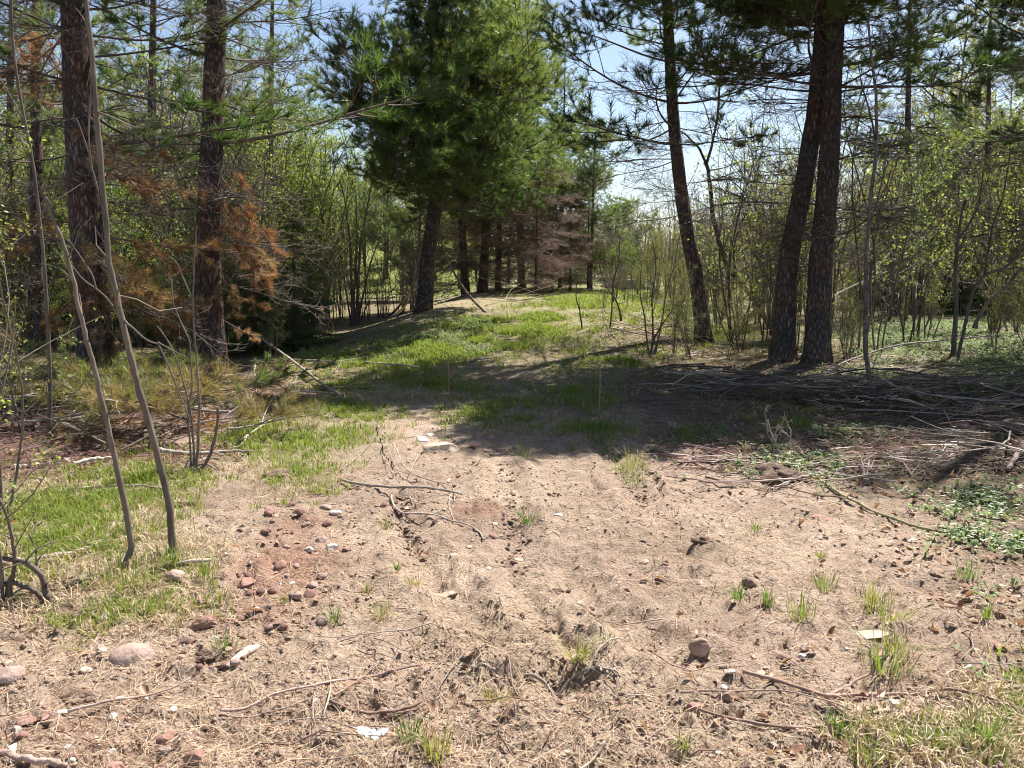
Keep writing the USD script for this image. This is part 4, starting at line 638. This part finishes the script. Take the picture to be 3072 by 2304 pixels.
def pebbles(n, spots, mats, w, label, group, rs):
    for k in range(n):
        px, py, rx, ry = spots[k % len(spots)]; r = math.sqrt(rs.uniform()); a = rs.uniform(0, 6.28); b = at1(px + rx * r * math.cos(a), py + ry * r * math.sin(a)); d = np.linalg.norm(b - [0, 0, CZ]); sz = rs.uniform(*w) * (rs.uniform() ** .8 + .25) / F * d
        ks = PEB[mats[rs.integers(len(mats))]]; m = rotz(rs.uniform(0, 6.28), b + [0, 0, sz * .14], sz * 1.1, rs.uniform(0, .4), rs.uniform(0, 6)); ref("pebble", ks[rs.integers(3)], m, label=label, cat="pebble", group=group)
pebbles(84, [(285, 565, 75, 42), (262, 600, 62, 30), (305, 525, 50, 22), (230, 640, 70, 30)], ["stone_red", "stone_red", "stone_red", "stone_pink"], (4, 13), "red piece of stone in the rubble patch left of centre", "red rubble", rs)
pebbles(30, [(275, 560, 60, 45)], ["stone_white", "stone_tan", "stone_pink"], (4, 9), "pale pebble among the red rubble left of centre", "pale pebbles among the rubble", rs)
pebbles(90, [(150, 690, 170, 80), (60, 740, 70, 30), (260, 720, 100, 45)], ["stone_red", "stone_tan", "stone_white", "stone_pink", "stone_brown"], (3, 9), "small loose pebble on the soil at lower left", "pebbles at lower left", rs)
pebbles(80, [(560, 600, 230, 90), (620, 700, 220, 60), (470, 510, 90, 40)], ["stone_tan", "stone_red", "stone_tan", "stone_brown"], (3, 7), "small pebble on the bare soil of the middle foreground", "pebbles in the middle foreground", rs)
pebbles(30, [(850, 690, 160, 60)], ["stone_tan", "stone_brown", "stone_white"], (3, 9), "small pebble among the straw at lower right", "pebbles at lower right", rs)
# white scrap of paper: two crumpled lobes
b = at1(372, 736, .014); gx, gy = np.meshgrid(np.linspace(-1, 1, 15), np.linspace(-1, 1, 15)); k = meshkit.fbm(np.stack([gx * 1.6 + 3, gy * 1.6, 0 * gx], -1), 3, 8); th = np.arctan2(gy, gx); rr = np.maximum(abs(gx), abs(gy)); out = .7 + .3 * np.cos(2 * th + .3) + .12 * np.sin(5 * th + 1)
pv = np.stack([rr * np.cos(th) * out * .052, rr * np.sin(th) * out * .045, .03 * k + .012 * abs(gx) + .004], -1).reshape(-1, 3); pi_, pj = np.meshgrid(np.arange(14), np.arange(14), indexing="ij"); a = pi_ * 15 + pj; pf = np.stack([a, a + 1, a + 16, a + 15], -1).reshape(-1, 4)
pm = trimesh.Trimesh(np.vstack([pv, pv - [0, 0, .0012]]), np.vstack([np.vstack([pf[:, [0, 1, 2]], pf[:, [0, 2, 3]]]), np.vstack([pf[:, [2, 1, 0]], pf[:, [3, 2, 0]]]) + 225]), process=False)
x = tag(usdkit.mesh(stage, path_for("paper_scrap"), pm, M["paper_white"], smooth=True), "crumpled white scrap on the soil at the bottom, left of the middle", "scrap"); UsdGeom.Xformable(x).AddTranslateOp().Set(Gf.Vec3d(*map(float, b)))
# pale chip of split wood
b = at1(243, 655); mb = MB(); mb.tube(np.array([[-.035, -.085, .012], [-.02, -.05, .02], [-.005, 0, .024], [.012, .05, .022], [.035, .085, .018]]), [.012, .019, .02, .021, .012], 8); v, f = mb.get(); v[:, 2] *= .8
x = tag(usdkit.mesh(stage, path_for("wood_chip"), (v, f), M["wood_pale"], smooth=True), "bleached chip of split wood standing out right of the large cobble", "wood chip"); UsdGeom.Xformable(x).AddTranslateOp().Set(Gf.Vec3d(*map(float, b)))
b = at1(193, 570); mb = MB(); mb.tube(np.array([[-.08, -.02, .012], [0, 0, .02], [.09, .03, .016]]), [.008, .014, .010], 6); x = tag(usdkit.mesh(stage, path_for("wood_chip"), mb.get(), M["wood_pale"], smooth=True), "pale splinter in the grass right of the taller leaning sapling's foot", "wood chip"); UsdGeom.Xformable(x).AddTranslateOp().Set(Gf.Vec3d(*map(float, b)))
# dark clods
for px, py, w, lb in ((76, 694, 28, "dark clod of earth at lower left"), (208, 652, 20, "dark clod in a hole right of the large cobble"), (60, 612, 46, "dark torn-up earth under the bent shrub"), (372, 719, 20, "dark clod behind the white scrap"), (186, 508, 26, "dark clod by the taller leaning sapling"), (705, 547, 24, "dark dug-up earth right of the central ruts"), (554, 588, 16, "dark clod beside the central rut"),
                      (775, 478, 60, "dark root mass at the near edge of the brush"), (1004, 434, 70, "dark stump mass at the right edge"), (548, 620, 14, "small dark clod in the central rut"), (280, 478, 30, "dark lip of earth under the left grass edge"), (655, 452, 14, "dark clod by the grass tuft right of the boulder"), (865, 392, 60, "dark hollow log end at the slim sapling's foot")):
    b = at1(px, py); d = np.linalg.norm(b - [0, 0, CZ]); sz = w / F * d; mb = MB(); m = trimesh.creation.icosphere(2); V = np.array(m.vertices)
    for k in range(26):
        r = sz * rs.uniform(.05, .17); o = np.array([rs.normal() * sz * .26, rs.normal() * sz * .16, 0]); q = rs.uniform(0, 50, 3); v = V * (1 + 1.0 * (meshkit.fbm(V * 1.8 + q, 3) - .5))[:, None] * r * np.array([1.2, 1, .7]) + o
        v[:, 2] += max(0, .10 * sz - abs(o[0]) * .35) * rs.uniform(.2, 1); mb.add(v, m.faces)
    x = tag(usdkit.mesh(stage, path_for("soil_clod"), mb.get(), M["soil_dark"], smooth=True), lb, "clod"); UsdGeom.Xformable(x).AddTranslateOp().Set(Gf.Vec3d(*map(float, b)))

# ------------------------------------------------------------------ grass, straw, leaves: what nobody could count
def blades(pos, n, ln, w, rs, lean=.5, seg=2, rad=.03):
    """n curved blades at each root: vertices, triangles."""
    k = len(pos); m = k * n; P = np.repeat(pos, n, 0); L = np.repeat(np.broadcast_to(ln, (k,)), n) * rs.uniform(.45, 1.15, m); W = np.repeat(np.broadcast_to(w, (k,)), n) * rs.uniform(.7, 1.3, m)
    az = rs.uniform(0, 6.28, m); d = np.stack([np.cos(az), np.sin(az), 0 * az], 1); rd = np.repeat(np.broadcast_to(rad, (k,)), n); P = P + d * (rs.uniform(0, 1, m) * rd)[:, None] + np.stack([rs.normal(size=m) * rd * .3, rs.normal(size=m) * rd * .3, -.006 + 0 * az], 1)
    ln_ = rs.uniform(.1, 1, m) * lean; side = np.stack([-d[:, 1], d[:, 0], 0 * az], 1); tw = rs.normal(size=m)[:, None] * .6; side = unit(side + d * tw)
    p1 = P + (d * (ln_ * .4 * L)[:, None]) + np.stack([0 * L, 0 * L, .58 * L * (1 - .12 * ln_)], 1); p2 = P + d * (ln_ * 1.05 * L)[:, None] + np.stack([0 * L, 0 * L, L * (1 - .45 * ln_)], 1)
    s = side * W[:, None] / 2; v = np.stack([P - s, P + s, p1 + s * .8, p1 - s * .8, p2], 1).reshape(-1, 3); b = np.arange(m)[:, None] * 5
    return v, np.concatenate([b + [0, 1, 2], b + [0, 2, 3], b + [3, 2, 4]])
rs = np.random.default_rng(55); roots = []
for px, py, rx, ry, s in GRASS:
    n = int(rx * ry * .19 * s * (5 if py < 372 else 1.8 if py < 432 else 1)) + 10; a = rs.uniform(0, 6.28, n); r = np.abs(rs.normal(0, .75, n)) ** .8; X, Y = px + rx * r * np.cos(a), np.maximum(py + ry * r * np.sin(a), 291); roots.append(at(X, Y))
roots = np.vstack(roots); keep = meshkit.fbm(roots * np.array([1.6, 1.6, 0]), 3, 31) + rs.uniform(-.12, .12, len(roots)) > .47; roots = roots[keep & (roots[:, 1] < 60)]; dd = roots[:, 1]
v, f = blades(roots, 11, .045 + .05 * meshkit.noise(roots * 2.3) + .003 * np.minimum(dd, 20), .003 + .0006 * dd, rs, .9, rad=.025 + .004 * dd)
tag(obj("grass", (v, f), "grass_green"), "fresh green grass growing in patches along the track", "grass", kind="stuff")
X, Y = rs.uniform(-20, 1044, 9000), rs.uniform(296, 780, 9000); q = at(X, Y); q = q[(blobs(q[:, 0], q[:, 1], GRASS) + .15 * rs.uniform(size=len(q)) > .2) & (q[:, 1] < 40)]
v, f = blades(q, 6, .09, .003 + .0005 * q[:, 1], rs, 1.3, rad=.05); tag(obj("dead_grass", (v, f), "straw_tan"), "dry tan grass between the green blades", "dry grass", kind="stuff")
def strewn(X, Y, l0, l1, w, rs, lift=.006, bend=.3, along=None):
    q = at0(X, Y); n = len(q); a = rs.uniform(0, 6.28, n) if along is None else along + rs.normal(size=n) * .5; L = rs.uniform(l0, l1, n) * rs.uniform(.5, 1, n); d = np.stack([np.cos(a), np.sin(a)], 1); s = np.stack([-d[:, 1], d[:, 0]], 1)
    bd = (rs.normal(size=n) * bend * L)[:, None]; pts = [q - d * L[:, None] / 2, q + s * bd * .4, q + d * L[:, None] / 2]; W = (w + .00035 * np.maximum(q[:, 1] - 3, 0)) * rs.uniform(.7, 1.4, n); up = rs.uniform(0, 1, n) ** 3 * .03
    P = [np.column_stack([p, H(p[:, 0], p[:, 1]) + lift + u]) for p, u in zip(pts, (rs.uniform(0, .004, n), up, up * rs.uniform(0, 1.5, n)))]; S = np.column_stack([s * W[:, None] / 2, W * rs.normal(size=n) * .25])
    v = np.stack([P[0] - S, P[0] + S, P[1] + S, P[1] - S, P[2] + S * .6, P[2] - S * .6], 1).reshape(-1, 3); b = np.arange(n)[:, None] * 6
    return v, np.concatenate([b + [0, 1, 2], b + [0, 2, 3], b + [3, 2, 4], b + [3, 4, 5]])
n = 18000; X, Y = rs.uniform(-25, 1050, n), 330 + 450 * rs.uniform(0, 1, n) ** .75
q = at0(X, Y); k = meshkit.fbm(np.column_stack([q * 1.5, 0 * q[:, 0]]), 3, 77) + rs.uniform(-.2, .2, n) + .03 * (X < 330) * (Y > 560) + .10 * (X > 760) * (Y > 560) + .1 * (X < 200) > .49
v, f = strewn(X[k], Y[k], .03, .18, .0016, rs); tag(obj("straw", (v, f), "straw_tan"), "dry straw and pine needles strewn over the soil", "straw", kind="stuff")
n = 10000; X, Y = rs.uniform(-25, 1050, n), rs.uniform(300, 475, n); q = at0(X, Y); xr_ = q[:, 0] - .05 * (q[:, 1] - 12); k = (xr_ < -2.2) | (xr_ > 1.6)
v, f = strewn(X[k], Y[k], .15, .8, .006, rs, .02); tag(obj("twig_litter", (v, f), "leaf_dead"), "brown twigs and needle litter under the trees", "litter", kind="stuff")
q = []
for px, py, rx, ry, s in COVER:
    n = int(rx * ry * .34 * s * (2.4 if py < 400 else 1)) + 20; a = rs.uniform(0, 6.28, n); r = np.abs(rs.normal(0, .8, n)) ** .8; q.append(at(px + rx * r * np.cos(a), np.maximum(py + ry * r * np.sin(a), 300)))
q = np.vstack(q); q = q[(q[:, 1] < 40) & (meshkit.fbm(q * np.array([1.3, 1.3, 0]), 3, 5) + rs.uniform(-.1, .1, len(q)) + .14 * (q[:, 1] > 9) > .52)]; n = len(q); mb = MB(); P = np.repeat(q, 3, 0); m = len(P); az = rs.uniform(0, 6.28, m); d = np.stack([np.cos(az), np.sin(az), 0 * az], 1); s = np.stack([-d[:, 1], d[:, 0], 0 * az], 1); L = rs.uniform(.05, .11, m)[:, None] * (.7 + .025 * P[:, 1:2]); W = L * .13; z = np.array([0, 0, 1.0])
e = rs.uniform(.3, 1.0, m)[:, None]; mid = P + d * L * .5 + z * L * e * .75; tip = P + d * L + z * L * e * .7; mb.add(np.stack([P, mid + s * W + z * W * .3, tip, mid - s * W + z * W * .3, mid], 1).reshape(-1, 3), (lambda b: np.concatenate([b + [0, 1, 4], b + [1, 2, 4], b + [2, 3, 4], b + [3, 0, 4]]))(np.arange(m)[:, None] * 5))
tag(obj("ground_leaves", mb.get(), "leaf_ground"), "low plants with narrow glossy pale green leaves", "ground cover", kind="stuff")
n = 9000; X, Y = rs.uniform(-25, 1050, n), rs.uniform(298, 700, n) ; q = at(X, Y, .012); xr_ = q[:, 0] - .05 * (q[:, 1] - 12); q = q[((xr_ < -2.4) | (xr_ > 2.4) | (rs.uniform(size=n) < .05)) & (q[:, 1] < 40) & ((q[:, 1] > 5.5) | (rs.uniform(size=n) < .3))]
mb = MB(); d = unit(rs.normal(size=(len(q), 3)) * np.array([1, 1, .25])); s = unit(np.cross(d, np.array([0, 0, 1.0]) + rs.normal(size=(len(q), 3)) * .35)); L = rs.uniform(.03, .07, (len(q), 1)) * (1 + .02 * q[:, 1:2]); nn = np.cross(d, s) * L * .15
mb.add(np.stack([q, q + d * L * .45 + s * L * .3 - nn, q + d * L, q + d * L * .45 - s * L * .3 - nn], 1).reshape(-1, 3), (lambda b: np.concatenate([b + [0, 1, 2], b + [0, 2, 3]]))(np.arange(len(q))[:, None] * 4)); tag(obj("leaf_litter", mb.get(), "leaf_dead"), "brown dead leaves on the forest floor", "leaf litter", kind="stuff")
def crumbs(name, n, spots, s0, s1, mat, label, cat, rs):
    ico = trimesh.creation.icosahedron(); V, Fc = np.array(ico.vertices), np.array(ico.faces); px = rs.uniform(-20, 1044, n); py = 400 + 380 * rs.uniform(0, 1, n) ** .8
    q = at(px, py); xr_ = q[:, 0] - .05 * (q[:, 1] - 12); k = (meshkit.fbm(np.column_stack([q[:, :2] * 1.2, 0 * q[:, 0]]), 3, int(s0 * 1e5)) > .46) & (abs(xr_) < 4.2); q = q[k]; n = len(q); sz = rs.uniform(s0, s1, n) * rs.uniform(.4, 1, n) * (.7 + .1 * q[:, 1])
    v = V[None] * (1 + rs.normal(size=(n, 12, 1)) * .22) * sz[:, None, None] * np.array([1.15, 1, .7]); a = rs.uniform(0, 6.28, n); ca, sa = np.cos(a)[:, None], np.sin(a)[:, None]
    v = np.stack([v[..., 0] * ca - v[..., 1] * sa, v[..., 0] * sa + v[..., 1] * ca, v[..., 2]], -1) + q[:, None] + [0, 0, .001]
    f = (np.arange(n)[:, None, None] * 12 + Fc[None]).reshape(-1, 3); tag(obj(name, (v.reshape(-1, 3), f), mat, smooth=True), label, cat, kind="stuff")
crumbs("soil_crumbs", 12000, None, .004, .014, "soil_clod", "crumbs of dry earth on the bare soil", "soil crumbs", rs)
crumbs("gravel", 3000, None, .003, .009, "stone_pink", "fine gravel scattered in the soil", "gravel", rs)
V0, F0 = np.array(trimesh.creation.icosahedron().vertices), np.array(trimesh.creation.icosahedron().faces); Q = []
for pl in RUTS + CRACKS:
    for (a, b_), (c_, d_) in zip(pl[:-1], pl[1:]):
        n = int(np.hypot(c_ - a, d_ - b_) * 90); t = rs.uniform(0, 1, n); Q.append(np.column_stack([a + (c_ - a) * t + rs.normal(size=n) * .05, b_ + (d_ - b_) * t + rs.normal(size=n) * .05]))
Q = np.vstack(Q); Q = Q[meshkit.fbm(np.column_stack([Q * 3.1, 0 * Q[:, 0]]), 3, 3) > .5]; n = len(Q); q = np.column_stack([Q, H(Q[:, 0], Q[:, 1])]); v = V0[None] * (1 + rs.normal(size=(n, 12, 1)) * .3) * rs.uniform(.004, .016, (n, 1, 1)) * np.array([1.2, 1, .6]) + q[:, None]
tag(obj("dark_crumbs", (v.reshape(-1, 3), (np.arange(n)[:, None, None] * 12 + F0[None]).reshape(-1, 3)), "soil_dark", smooth=True), "dark moist crumbs of earth turned up along the wheel ruts", "soil crumbs", kind="stuff")
n = 6000; X, Y = rs.uniform(-25, 1050, n), 430 + 350 * rs.uniform(0, 1, n) ** .8; v, f = strewn(X, Y, .02, .10, .0024, rs); tag(obj("bark_bits", (v, f), "leaf_dead"), "dark bits of twig and bark scattered on the soil", "litter", kind="stuff")
# tufts that stand alone in the foreground
TUFT = [(335, 617, 16, "green tuft beside the rosy round pebble"), (221, 602, 20, "green tuft below the tan brick-shaped stone"), (170, 572, 26, "green tuft at the foot of the taller leaning sapling"), (130, 592, 30, "broad green tuft below the snapped sapling"), (108, 588, 24, "green tuft left of the broad one"), (226, 648, 16, "slim green tuft left of the bleached wood chip"), (208, 580, 20, "green tuft right of the pink pointed stone"),
    (381, 613, 18, "green tuft alone on the soil left of the central ruts"), (438, 752, 34, "tall green tuft near the bottom edge left of the middle"), (412, 742, 22, "thin straggling tuft left of the tall one"), (498, 696, 24, "green tuft in the middle of the lower foreground"), (578, 656, 26, "spreading green tuft in the cracked soil right of the middle"), (607, 646, 12, "small green sprout right of the spreading tuft"),
    (800, 620, 28, "bright tuft, tallest of the row at right"), (768, 608, 20, "bright tuft in the middle of the row at right"), (738, 602, 18, "leftmost bright tuft of the row at right"), (822, 588, 26, "thin upright blades above the row of tufts at right"), (886, 618, 32, "tall thin tuft above the flat pale stone"), (872, 605, 28, "narrow tuft just left of the tall thin one"), (882, 670, 40, "largest green tuft at right, arching over the flat stone"), (896, 655, 30, "green tuft behind the largest one at right"),
    (755, 533, 12, "yellowish sprout right of the dug-up earth"), (820, 562, 10, "tiny sprout below the flat red stone"), (396, 572, 10, "tiny sprout left of the central rut"), (414, 585, 12, "small sprout left of the pale straw"), (385, 532, 14, "yellow-green tuft below the forked branch"), (366, 590, 10, "pair of yellow-green blades left of centre"), (968, 582, 18, "green tuft at right below the greenish stick"), (985, 622, 16, "small green tuft at the right edge"),
    (838, 728, 20, "green tuft below the curved dark stick"), (605, 450, 22, "bright sunlit tuft right of the boulder at the shade edge"), (596, 440, 30, "tall tuft on the shade edge"), (632, 470, 26, "yellow-green tuft on the sunlit soil right of centre"), (638, 482, 22, "second yellow-green tuft on the sunlit soil"), (523, 462, 18, "blue-green tuft right of the red stones"), (572, 452, 14, "small tuft right of the shade edge"), (528, 520, 22, "dry yellowish tuft above the white pebble"), (682, 748, 14, "yellow mossy sprout at bottom right of centre"), (985, 745, 36, "long green blades in the bottom right corner")]
for px, py, hpx, lb in TUFT:
    b = at1(px, py); d = np.linalg.norm(b - [0, 0, CZ]); h = hpx / F * d * 1.15; n = int(14 + hpx * 1.0); x = thing("grass_tuft", lb, "grass tuft", None, b)
    obj("blades", blades(np.zeros((1, 3)), n, h, .0042, rs, rs.uniform(.6, 1.1), rad=h * rs.uniform(.25, .5)), "grass_green", x); obj("dry_blades", blades(np.zeros((1, 3)), n // 2, h * .8, .0032, rs, 1.6, rad=h * .5), "straw_tan", x)
# curled dead leaves one could pick up
DL = []
for k in range(4):
    x = lib(f"dead_leaf_{k}"); u_, w_ = np.meshgrid(np.linspace(0, 1, 6), np.linspace(-1, 1, 5), indexing="ij"); wd = .3 * np.sin(np.pi * np.clip(u_ * .94 + .03, 0, 1)) ** .8; c_ = rs.uniform(.5, 2.2)
    v = np.stack([u_, w_ * wd, c_ * (w_ * wd) ** 2 + rs.uniform(.1, .5) * (u_ - .4) ** 2 + .03 * np.sin(9 * u_ + k)], -1).reshape(-1, 3); i_, j_ = np.meshgrid(np.arange(5), np.arange(4), indexing="ij"); a = i_ * 5 + j_; obj("leaf", (v, np.stack([a, a + 5, a + 6, a + 1], -1).reshape(-1, 4)), "leaf_dead", x, True); DL.append(str(x.GetPath()))
for k in range(90):
    px, py = (rs.uniform(690, 1010), rs.uniform(560, 760)) if k < 55 else (rs.uniform(20, 700), rs.uniform(560, 760)); b = at1(px, py, .008)
    if math.hypot(px - 372, py - 736) < 25: continue
    ref("dead_leaf", DL[k % 4], rotz(rs.uniform(0, 6.28), b, rs.uniform(.035, .06), rs.uniform(0, 1.1), rs.uniform(0, 6)), label="curled brown dead leaf on the soil at lower right" if k < 55 else "curled brown dead leaf on the soil of the left and middle foreground", cat="leaf", group="dead leaves at lower right" if k < 55 else "dead leaves at left and middle")
